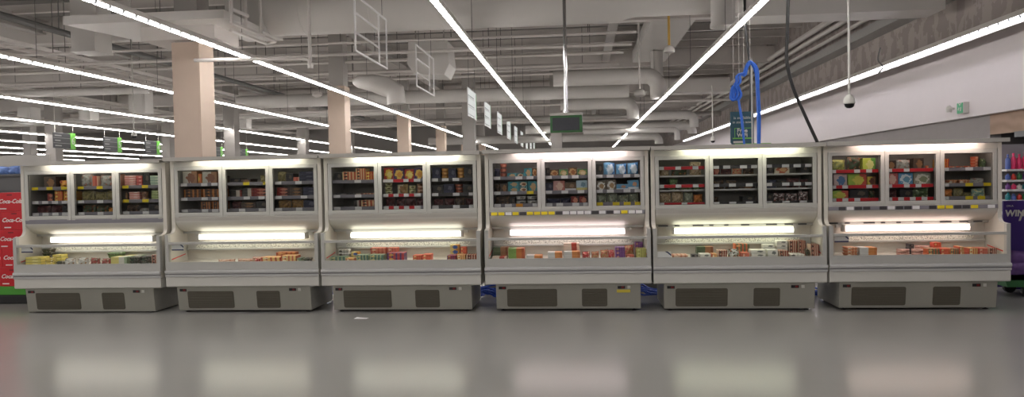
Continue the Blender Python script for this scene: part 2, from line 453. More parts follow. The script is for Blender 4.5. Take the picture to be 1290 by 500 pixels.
FLAB = ('white upright freezer at row end beside the stacked red soda cartons',
        'second white freezer from the red soda cartons, its open well half empty',
        'third white freezer from the red soda cartons, yellow disc packs behind middle door',
        'fourth white freezer from the red soda cartons, yellow sticker on its base',
        'fifth white freezer from the red soda cartons, second from the purple display',
        'white freezer at row end beside the purple display and green cart')
LAMPC = ((255, 248, 236), (255, 250, 232), (253, 251, 234), (255, 236, 238), (250, 251, 224), (255, 230, 220))
# price rails: one string per shelf of each door; W/Y/O cards, R red strip, D dark strip, . bare rail
RAILS = [
 [['Y..Y..Y.', 'W.W.W.W.', 'W.W.W.W.'], ['Y...Y...', 'W...W...', 'W...W...'], ['Y...Y...', 'Y...Y...', 'W...W...']],
 [['W...W.W.', 'W...W.W.', 'W...W.W.'], ['...Y...Y', '...W..W.', '..W...W.'], ['W...W...', 'W....W..', 'W...W...']],
 [['....W...', 'W...W...', 'W...W...'], ['WWRRWRW.', 'WRWRWRW.', 'WRWRWRW.'], ['W.W.W...', 'W...W..W', 'W...W..W']],
 [['W...W.W.', 'W..W..Y.', 'W.W.O..W'], ['W..W.W..', 'W..W..W.', 'W.W..W.W'], ['W.W..W.W', 'W.W..W.W', 'Y..Y.Y.Y']],
 [['WRRWRRWR', 'WRRWRRWR', 'WRRRWRRR'], ['W.W..W.W', 'W..W..W.', 'W..W..W.'], ['W..W.W.W', 'W..W.W.W', 'W..W..W.']],
 [['WRRRWRWR', 'WRWRRRWR', 'WRWRWRRR'], ['WRRWRRRR', 'WRRWRWRR', 'WRWRWRWR'], ['W...W..W', 'W...Y..Y', 'W...Y.Y.']]]
SZ = {0: (1.63, 1.445, 1.29), 4: (1.715, 1.495, 1.275)}     # height of the rails
PZ = {0: (1.632, 1.447, 1.285), 4: (1.62, 1.445, 1.285)}  # height of the shelf plates
RAILMATS = {'W': TAGW, 'Y': TAGY, 'R': TAGR, 'O': TAGO}
def m_tag(w, ch): return cached(('tag', w, ch), lambda: MB().box(0, w, -.003, 0, -.019, .019).mesh('price_tag', RAILMATS[ch]))
def make_freezer(i):
    root = empty('freezer', (FX[i], Y0, FZ[i]), FLAB[i], 'freezer', 'row of white supermarket freezers')
    G = lambda key, fn: cached(key, fn)
    bc = obj('base_cabinet', G('base', m_base), root)
    for (a, c) in ((.26, .87), (1.17, 1.475)): obj('vent_grille', G(('vent', a), lambda: m_vent(a, c)), bc)
    for x in (.16, 1.6):
        d = obj('temperature_display', G('disp', lambda: MB().box(-.045, .045, -.006, .01, -.017, .017).mesh('temperature_display', [BLACK], bevel=.003)), bc, (x + .045, slope_y(.29), .29))
    for x in (.16, 1.6):
        obj('red_readout', G('rd', lambda: MB().box(-.0, .032, -.008, .0, -.011, .011).mesh('red_readout', [RED])), bc, (x + .045, slope_y(.29) , .29))
    obj('power_switch', G('sw', lambda: MB().box(-.018, .018, -.006, .01, -.018, .018).box(-.009, .009, -.011, -.006, -.010, .010).mesh('power_switch', [WHITE], bevel=.002)), bc, (1.735, slope_y(.29), .29))
    for x in (.2, 1.8):
        for y in (.15, .75): obj('foot', G('foot', lambda: MB().lathe([(.03, 0), (.032, .008), (.014, .01), (.014, .03)], n=12).mesh('foot', BLACK)), root, (x, y, -FZ[i]))
    if i == 3: obj('warning_sticker', G('stk', lambda: MB().box(0, .16, -.003, .002, -.018, .018).mesh('warning_sticker', STICK)), bc, (1.59, slope_y(.24), .243))
    obj('lower_cabinet', G('lower', m_lower), root); obj('bumper', G('bump', m_bumper), root)
    ff = obj('front_frame', G('ff', m_front_frame), root)
    obj('front_glass', G('fg', lambda: MB().add([(.044, .022, .645), (W - .044, .022, .645), (W - .044, .022, .874), (.044, .022, .874)], [(0, 1, 2, 3)]).mesh('front_glass', LOWG)), ff)
    for s in (0, 1):
        e = obj('end_panel', G(('end', s), lambda: m_end(s)), root)
        obj('load_line', G(('line', s), lambda: m_line(s)), e)
    obj('well_liner', G('wl', m_liner), root); obj('air_grille', G('ag', m_grille), root)
    h = obj('hood', G('hood', m_hood), root); obj('hood_lip', G('lip', m_lip), h)
    lb = obj('lamp_bracket', G('lb', m_lampbracket), root)
    obj('lamp_tube', m_lamp().mesh('lamp_tube', emit('tube_glow_%d' % i, LAMPC[i], 7.5), smooth=True), lb)
    obj('upper_cabinet', G('up', m_upper), root)
    obj('added_cabinet_fill', MB().tube([(.1, .235, 1.848), (1.9, .235, 1.848)], .008, 8).mesh('added_cabinet_fill', emit('added_fill_glow_%d' % i, LAMPC[i], (7, 3.5, 4, 10, 3.5, 11)[i])), root)  # unseen fill tube, added to brighten the goods behind the doors
    for k in range(3):
        d = obj('door', G(('door', k), lambda: m_door(k)), root); obj('door_glass', G(('pane', k), lambda: m_pane(k)), d); obj('gasket_edge', G(('gask', k), lambda: m_gasket(k)), d)
        for x in (DX[k][0] + .03, DX[k][1] - .03): obj('hinge', G('hinge', lambda: MB().box(-.025, .025, .16, .20, 0, .012).mesh('hinge', ALU, bevel=.003)), d, (x, 0, DZ0 - .012))
        for s in range(3):
            z = PZ.get(i, PZ[0])[s]; rz = SZ.get(i, SZ[0])[s]; xa, xb = DX[k][0] + .03, DX[k][1] - .03
            sh = obj('shelf', G(('shelf', k, z), lambda: MB().box(xa, xb, .26, .66, z - .012, z).box(xa, xb, .255, .26, z - .014, z + .006).mesh('shelf', SHELF)), root)
            dark = i in (2, 4) and k > 0 and RAILS[i][k][s].count('R') == 0
            obj('price_rail', G(('rail', k, rz, dark), lambda: MB().box(xa, xb, .245, .25, rz - .021, rz + .021).mesh('price_rail', RAILD if dark else RAIL)), sh)
            st = RAILS[i][k][s]; n = len(st); cw = (xb - xa - .03) / n; j = 0
            while j < n:
                ch = st[j]
                if ch == '.': j += 1; continue
                e = j + 1
                if ch == 'R':
                    while e < n and st[e] == 'R': e += 1
                w = round((e - j) * cw if ch == 'R' else min(cw * 1.25, .085) if (e >= n or st[e] == '.') else cw * .98, 4)
                obj('price_tag' if ch != 'R' else 'promo_strip', m_tag(w, ch), sh, (xa + .015 + j * cw, .245, rz)); j = e
    obj('door_sill', G(('sill', i == 0), lambda: MB().prism([(.166, 1.219), (.166, 1.2), (.172, 1.165), (.178, 1.165), (.178, 1.219)] , .05, W - .05).mesh('door_sill', RAIL if i == 0 else PANEL)), root)
    cn = obj('canopy', G('can', m_canopy), root)
    obj('canopy_lamp', m_can_lamp().mesh('canopy_lamp', emit('canopy_glow_%d' % i, LAMPC[i], 44)), cn)
    if i in (3, 5):                                   # price strip under the doors
        ps = obj('price_strip', G('ps', lambda: MB().box(.05, W - .05, .160, .175, 1.168, 1.212).mesh('price_strip', RAIL if i == 3 else RAIL)), root)
        st = 'YYWYDYYYYDWWWWDWDWYWW' if i == 3 else '.DWDD.DWDDW.DYYDDY.W'
        cw = 1.86 / len(st)
        for j, ch in enumerate(st):
            if ch in 'WY': obj('price_tag', m_tag(round(cw * .85, 4), ch), ps, (.07 + j * cw, .160, 1.19))
            elif ch == 'D': obj('price_tag', cached('tagD', lambda: MB().box(0, .08, -.003, 0, -.019, .019).mesh('price_tag', RAILD)), ps, (.07 + j * cw, .160, 1.19))
    if i in (4, 5):                                   # dark clips along the hood lip
        for x, w in ((.1, .12), (.3, .06), (.52, .13), (.72, .05), (.9, .05), (1.1, .1), (1.4, .13), (1.62, .1), (1.78, .1)):
            obj('label_clip', cached(('clip', w), lambda: MB().box(0, w, -.006, 0, -.008, .008).mesh('label_clip', RAILD)), root, (x, .362, 1.004))
    if i in (0, 1, 4, 5):                             # small printed placard inside the well glass
        px, py, pz = {0: (.075, .05, .80), 1: (.06, .05, .795), 4: (.055, .052, .632), 5: (.075, .05, .80)}[i]
        p = obj('placard', cached('plac', lambda: MB().box(0, .16, 0, .004, 0, .085).mesh('placard', TAGW)), root, (px, py, pz))
        obj('blue_band', cached('bb', lambda: MB().box(0, .16, -.002, 0, 0, .016).mesh('blue_band', NAVY)), p)
        obj('blue_swoosh', cached('bs', lambda: MB().prism([(.085, .085), (.12, .085), (.16, .05), (.16, .03), (.12, .065)], -.002, 0, axis='y').mesh('blue_swoosh', NAVY)), p)
    return root
def m_can_lamp():
    b = MB(); b.tube([(.38, .07, 1.948), (1.74, .07, 1.948)], .010, 8); return b
for i in range(6): make_freezer(i)
# ------------------------------------------------------------------ frozen goods
def pack_mat(key, base, acc, spot, style):
    n = 'print_' + key
    def soft(c): g = sum(c) / 3; return tuple(x * .84 + g * .16 for x in c)
    base, acc, spot = soft(base), soft(acc), soft(spot)
    if n in _mats: return _mats[n]
    m, nt, out = new_mat(n)
    b = nt.nodes.new('ShaderNodeBsdfPrincipled'); tc = nt.nodes.new('ShaderNodeTexCoord')
    sp = nt.nodes.new('ShaderNodeSeparateXYZ'); nt.links.new(tc.outputs['Generated'], sp.inputs[0])
    X, Y, Z = sp.outputs
    nz = node(nt, 'ShaderNodeTexNoise'); nz.inputs['Scale'].default_value = 5 if style != 'mottle' else 4; nz.inputs['Detail'].default_value = 3
    nt.links.new(tc.outputs['Generated'], nz.inputs['Vector']); N = nz.outputs['Fac']
    def ell(cx, cz, rx, rz):
        dx = math_(nt, 'DIVIDE', math_(nt, 'SUBTRACT', X, cx), rx); dz = math_(nt, 'DIVIDE', math_(nt, 'SUBTRACT', Z, cz), rz)
        return math_(nt, 'LESS_THAN', math_(nt, 'ADD', math_(nt, 'MULTIPLY', dx, dx), math_(nt, 'MULTIPLY', dz, dz)), math_(nt, 'MULTIPLY_ADD', N, 3.0, -.55))
    if style == 'band': m1 = math_(nt, 'LESS_THAN', Z, .34); m2 = ell(.62, .62, .2, .22)
    elif style == 'photo': m1 = math_(nt, 'GREATER_THAN', X, .62); m2 = ell(.55, .5, .3, .36)
    elif style == 'round': m1 = ell(.5, .52, .38, .42); m2 = ell(.56, .46, .24, .26)
    elif style == 'split': m1 = math_(nt, 'GREATER_THAN', X, .5); m2 = math_(nt, 'GREATER_THAN', X, .84)
    elif style == 'lines': m1 = math_(nt, 'LESS_THAN', math_(nt, 'FRACT', math_(nt, 'MULTIPLY', X, 4.0)), .4); m2 = ell(.25, .5, .14, .3)
    else: m1 = math_(nt, 'GREATER_THAN', N, .52); m2 = math_(nt, 'GREATER_THAN', N, .62)
    c = mix(nt, m2, mix(nt, m1, lin(base), lin(acc)), lin(spot))
    nt.links.new(c, b.inputs['Base Color'])
    b.inputs['Roughness'].default_value = .3 if style == 'mottle' else .42
    nt.links.new(b.outputs[0], out.inputs[0]); _mats[n] = m; return m
def m_carton(w, d, h, m):
    b = MB(); b.box(-w / 2, w / 2, 0, d, 0, h)
    lip = min(.006, h * .12)
    b.box(-w / 2 + .004, w / 2 - .004, -.0015, .002, h - lip * 2, h - lip * .6)       # tuck flap edge
    return b.mesh('carton', m, bevel=min(.003, h * .08))
def m_bag(w, d, h, m, seed):
    rnd = random.Random(seed); b = MB(); nx, nz = 9, 9; ph = [rnd.uniform(0, 6) for _ in range(4)]
    front, back = [], []
    for j in range(nz + 1):
        for i in range(nx + 1):
            s, t = i / nx, j / nz
            bulge = (max(0, 1 - (2 * s - 1) ** 4) * max(0, 1 - (2 * t - 1) ** 4)) ** .6
            wr = .012 * math.sin(9 * s + ph[0]) * math.sin(8 * t + ph[1]) + .006 * math.sin(21 * s + 14 * t + ph[2])
            x = (s - .5) * w * (1 - .06 * math.sin(PI * t)); z = t * h * (1 - .05 * math.sin(3 * s + ph[3]) * t)
            y0 = d / 2
            front.append((x, y0 - bulge * d / 2 - wr * bulge, z)); back.append((x, y0 + bulge * d / 2 + wr * bulge, z))
    n = (nx + 1) * (nz + 1); fs = []
    for j in range(nz):
        for i in range(nx):
            a = j * (nx + 1) + i; fs += [(a, a + 1, a + nx + 2, a + nx + 1), (n + a, n + a + nx + 1, n + a + nx + 2, n + a + 1)]
    b.add(front + back, fs)
    me = b.mesh('bag', m)
    bm = bmesh.new(); bm.from_mesh(me); bmesh.ops.remove_doubles(bm, verts=bm.verts, dist=.0004)
    for f in bm.faces: f.smooth = True
    zmin = min(v.co.z for v in bm.verts)
    for v in bm.verts: v.co.z -= zmin
    bm.to_mesh(me); bm.free(); return me
def m_tray(w, d, h, m):
    b = MB(); t = .018
    lo = [(-w / 2 + t, t), (w / 2 - t, t), (w / 2 - t, d - t), (-w / 2 + t, d - t)]; hi = [(-w / 2 + .006, .006), (w / 2 - .006, .006), (w / 2 - .006, d - .006), (-w / 2 + .006, d - .006)]
    rim = [(-w / 2, 0), (w / 2, 0), (w / 2, d), (-w / 2, d)]
    rings = [(lo, 0), (hi, h * .72), (rim, h * .74), (rim, h * .8), (hi, h * .82), (lo, h)]
    vs = [(p[0], p[1], z) for r, z in rings for p in r]; k = 4
    fs = [(i * k + j, i * k + (j + 1) % k, (i + 1) * k + (j + 1) % k, (i + 1) * k + j) for i in range(len(rings) - 1) for j in range(k)]
    fs += [(3, 2, 1, 0), tuple(range(20, 24))]
    return b.add(vs, fs).mesh('tray', m)
def m_tub(w, d, h, m):
    r = w / 2
    return MB().lathe([(r * .78, 0), (r * .94, h * .78), (r, h * .8), (r, h * .96), (r * .94, h), (r * .5, h * .985)], (0, r, 0), 18).mesh('tub', m, smooth=True)
# design: kind, style, base, accent, spot, words
DS = {
 'brn': ('carton', 'photo', (84, 66, 52), (60, 44, 36), (150, 104, 62), 'dull brown'),
 'drk': ('carton', 'band', (40, 38, 38), (58, 52, 48), (92, 80, 66), 'near black'),
 'mar': ('bag', 'mottle', (70, 30, 34), (96, 44, 42), (120, 80, 70), 'dark maroon'),
 'dbr': ('bag', 'mottle', (62, 46, 38), (88, 66, 48), (130, 100, 70), 'dark brown'),
 'oyb': ('bag', 'mottle', (232, 160, 40), (190, 60, 30), (70, 40, 30), 'orange and yellow'),
 'ryo': ('carton', 'lines', (214, 60, 36), (236, 168, 60), (246, 220, 90), 'red and amber'),
 'gry': ('bag', 'mottle', (170, 170, 160), (140, 140, 132), (196, 120, 96), 'pale grey'),
 'ors': ('carton', 'split', (224, 112, 84), (206, 84, 64), (240, 180, 150), 'salmon orange'),
 'olv': ('bag', 'mottle', (140, 128, 74), (112, 104, 62), (170, 150, 96), 'olive'),
 'dgn': ('bag', 'mottle', (62, 80, 50), (90, 60, 46), (172, 120, 60), 'dark green'),
 'pnk': ('carton', 'band', (236, 176, 162), (220, 120, 110), (250, 226, 214), 'pale pink'),
 'rpk': ('carton', 'band', (216, 96, 84), (190, 70, 64), (240, 170, 160), 'coral'),
 'pgn': ('carton', 'band', (172, 196, 170), (140, 168, 150), (206, 216, 190), 'pale green'),
 'ygn': ('carton', 'band', (186, 200, 128), (150, 172, 104), (214, 220, 160), 'lime'),
 'pgy': ('carton', 'photo', (196, 190, 176), (170, 120, 84), (150, 96, 70), 'cream and brown'),
 'bor': ('carton', 'lines', (92, 58, 36), (196, 112, 44), (54, 44, 40), 'brown and orange'),
 'drd': ('carton', 'photo', (150, 40, 34), (70, 40, 36), (206, 120, 90), 'dark red'),
 'wdk': ('carton', 'split', (60, 54, 50), (190, 178, 160), (140, 50, 40), 'black and cream'),
 'nvy': ('carton', 'band', (38, 40, 66), (50, 52, 80), (84, 84, 104), 'navy'),
 'gld': ('bag', 'mottle', (150, 110, 56), (112, 80, 44), (186, 150, 84), 'gold brown'),
 'fla': ('carton', 'lines', (206, 92, 56), (236, 200, 140), (70, 50, 40), 'flat orange and cream'),
 'yrd': ('carton', 'round', (188, 50, 44), (238, 196, 60), (240, 220, 120), 'red with yellow disc'),
 'pye': ('carton', 'round', (78, 48, 100), (240, 196, 70), (230, 150, 50), 'purple with yellow disc'),
 'ytb': ('tub', 'band', (208, 204, 150), (150, 150, 90), (120, 110, 70), 'cream green'),
 'crm': ('bag', 'photo', (224, 212, 176), (180, 150, 90), (150, 110, 60), 'cream'),
 'btn': ('tub', 'band', (168, 120, 88), (206, 172, 140), (120, 80, 60), 'tan brown'),
 'obg': ('tub', 'band', (206, 140, 58), (160, 100, 44), (230, 180, 100), 'amber'),
 'nbg': ('bag', 'mottle', (44, 46, 76), (36, 36, 56), (90, 90, 110), 'navy'),
 'tea': ('carton', 'photo', (52, 140, 150), (84, 168, 176), (206, 170, 120), 'teal'),
 'tfd': ('carton', 'round', (60, 130, 138), (226, 206, 170), (150, 96, 64), 'teal with food picture'),
 'rtb': ('tub', 'band', (170, 84, 62), (92, 60, 52), (206, 130, 100), 'rust red'),
 'bfd': ('carton', 'round', (112, 84, 58), (210, 160, 96), (170, 100, 50), 'brown with food picture'),
 'wtb': ('tub', 'band', (206, 204, 198), (60, 58, 58), (120, 116, 110), 'white and black'),
 'gfd': ('carton', 'round', (92, 150, 84), (206, 170, 110), (224, 200, 150), 'green with food picture'),
 'sal': ('carton', 'photo', (206, 150, 140), (196, 110, 96), (226, 190, 170), 'salmon pink'),
 'bwt': ('carton', 'band', (112, 86, 62), (214, 214, 214), (150, 120, 90), 'brown and white'),
 'byl': ('carton', 'band', (172, 200, 214), (222, 208, 120), (110, 150, 170), 'pale blue and yellow'),
 'lbl': ('bag', 'photo', (110, 180, 226), (70, 140, 206), (220, 236, 246), 'light blue'),
 'wrd': ('carton', 'round', (120, 104, 86), (232, 228, 216), (190, 150, 100), 'brown with white plate picture'),
 'bws': ('carton', 'band', (96, 166, 210), (222, 230, 236), (206, 150, 110), 'blue and white'),
 'ggn': ('bag', 'mottle', (140, 148, 124), (116, 124, 100), (196, 190, 160), 'grey green'),
 'cbn': ('bag', 'mottle', (186, 160, 122), (150, 122, 88), (212, 196, 160), 'beige'),
 'gtr': ('tray', 'mottle', (104, 140, 76), (70, 90, 56), (170, 190, 140), 'green'),
 'ora': ('bag', 'mottle', (214, 128, 56), (190, 96, 40), (236, 180, 100), 'orange'),
 'piz': ('carton', 'round', (206, 196, 164), (198, 96, 60), (226, 170, 110), 'cream with round food picture'),
 'wrp': ('bag', 'mottle', (80, 50, 48), (200, 190, 184), (180, 60, 50), 'red and white'),
 'lim': ('carton', 'photo', (162, 196, 66), (206, 80, 60), (222, 214, 80), 'lime green'),
 'oyl': ('bag', 'mottle', (152, 160, 84), (190, 186, 80), (120, 120, 70), 'yellow olive'),
 'blg': ('carton', 'photo', (206, 220, 70), (96, 160, 60), (230, 226, 130), 'bright lime and yellow'),
 'ppb': ('carton', 'photo', (214, 186, 182), (196, 168, 168), (80, 120, 170), 'pale pink and blue'),
 'ybr': ('carton', 'photo', (216, 186, 60), (140, 90, 60), (110, 60, 50), 'yellow and brown'),
 'pkr': ('carton', 'photo', (222, 130, 118), (206, 90, 84), (236, 190, 170), 'pink and red'),
 'bov': ('carton', 'round', (84, 150, 196), (216, 230, 234), (110, 170, 200), 'blue with white oval'),
 'gsw': ('carton', 'round', (150, 148, 128), (216, 214, 196), (140, 150, 110), 'grey with white swirl'),
 'gwb': ('bag', 'mottle', (74, 96, 58), (96, 120, 70), (190, 206, 160), 'green and white'),
 'rot': ('tub', 'band', (216, 96, 56), (230, 140, 100), (240, 200, 160), 'red orange'),
 'owt': ('tray', 'lines', (222, 170, 126), (206, 112, 70), (240, 226, 206), 'orange and white'),
 'tyb': ('bag', 'mottle', (126, 166, 150), (206, 206, 160), (214, 190, 80), 'teal and yellow'),
 # well goods
 'yel': ('carton', 'band', (226, 206, 96), (186, 176, 84), (240, 226, 150), 'yellow'),
 'ywb': ('bag', 'mottle', (232, 204, 84), (220, 190, 70), (236, 230, 200), 'yellow'),
 'wcl': ('bag', 'mottle', (214, 212, 204), (186, 182, 170), (170, 112, 50), 'clear white'),
 'wyl': ('carton', 'split', (214, 200, 110), (206, 204, 190), (150, 170, 130), 'white and yellow'),
 'dgt': ('tray', 'mottle', (56, 72, 56), (84, 60, 50), (150, 150, 140), 'dark green'),
 'rcr': ('bag', 'mottle', (176, 70, 66), (120, 120, 96), (206, 150, 140), 'red and green'),
 'bge': ('bag', 'mottle', (214, 178, 152), (196, 120, 96), (226, 206, 186), 'flat beige and red'),
 'yor': ('carton', 'lines', (232, 190, 110), (206, 92, 60), (244, 230, 190), 'yellow and orange'),
 'ort': ('carton', 'lines', (206, 130, 70), (170, 84, 50), (230, 180, 120), 'tan orange'),
 'gtl': ('carton', 'lines', (84, 120, 104), (160, 170, 130), (206, 190, 120), 'green and teal'),
 'wht': ('tray', 'lines', (222, 218, 212), (196, 192, 186), (90, 84, 80), 'white'),
 'orf': ('carton', 'lines', (222, 122, 92), (206, 90, 70), (240, 190, 160), 'orange red'),
 'rpu': ('carton', 'lines', (190, 60, 66), (84, 60, 110), (222, 170, 80), 'red and purple'),
 'oro': ('carton', 'lines', (230, 110, 66), (226, 80, 60), (240, 200, 130), 'bright orange'),
 'ybl': ('carton', 'photo', (230, 206, 120), (222, 150, 50), (56, 96, 170), 'yellow and blue'),
 'gor': ('carton', 'split', (132, 168, 76), (212, 122, 56), (190, 90, 50), 'green and orange'),
 'dga': ('carton', 'split', (86, 104, 72), (176, 122, 80), (150, 90, 60), 'dark green and tan'),
 'wor': ('carton', 'split', (206, 204, 200), (222, 140, 70), (206, 120, 60), 'white and orange'),
 'crd': ('carton', 'split', (226, 206, 186), (190, 70, 56), (230, 200, 180), 'cream and red'),
 'rbg': ('bag', 'mottle', (206, 60, 60), (216, 130, 110), (230, 200, 170), 'red'),
 'rtn': ('bag', 'mottle', (196, 150, 100), (206, 60, 56), (222, 190, 140), 'red and tan'),
 'ppl': ('carton', 'lines', (108, 58, 126), (140, 80, 150), (214, 150, 130), 'purple'),
 'oli': ('carton', 'lines', (190, 186, 92), (160, 156, 76), (214, 206, 130), 'olive yellow'),
 'wgn': ('bag', 'mottle', (214, 212, 200), (70, 90, 66), (206, 110, 66), 'white and green'),
 'wbx': ('carton', 'band', (220, 218, 206), (196, 196, 186), (120, 124, 120), 'white'),
 'rbr': ('carton', 'lines', (150, 66, 46), (206, 176, 150), (90, 60, 50), 'red brown'),
 'peach': ('tray', 'lines', (236, 190, 160), (222, 140, 110), (244, 220, 200), 'peach'),
 'gro': ('carton', 'lines', (110, 122, 86), (224, 112, 66), (236, 190, 120), 'green and orange'),
 'pbg': ('bag', 'mottle', (226, 170, 150), (206, 130, 116), (236, 206, 190), 'pale pink'),
 'blk': ('carton', 'band', (60, 58, 62), (90, 84, 84), (140, 130, 126), 'dark grey')}
KN = {'carton': ('frozen_food_carton', 'carton'), 'bag': ('frozen_food_bag', 'bag'), 'tray': ('frozen_food_tray', 'tray'), 'tub': ('frozen_food_tub', 'tub')}
ORD = ('first', 'second', 'third', 'fourth', 'fifth', 'sixth', 'seventh', 'eighth', 'ninth', 'tenth', 'eleventh', 'twelfth', 'thirteenth', 'fourteenth')
def level(k, n):
    if n == 1: return ''
    if k == 0: return 'lowest of '
    if k == n - 1: return 'topmost of '
    if n == 3: return 'middle of '
    return ('', 'second up in ', 'third up in ', 'fourth up in ', 'fifth up in ')[k]
def put(code, x, y, z, w, d, h, label, group, rz=0.0):
    kind, style, a, b_, c, words_ = DS[code]
    m = pack_mat(code, a, b_, c, style)
    key = (code, round(w, 3), round(d, 3), round(h, 3), random.randint(0, 2) if kind == 'bag' else 0)
    fn = {'carton': lambda: m_carton(w, d, h, m), 'bag': lambda: m_bag(w, d, h, m, hash(key[4]) + len(code)), 'tray': lambda: m_tray(w, d, h, m), 'tub': lambda: m_tub(w, d, h, m)}[kind]
    o = obj(KN[kind][0], cached(key, fn), None, (x, y, z), rz)
    return tag(o, label, KN[kind][1], group)
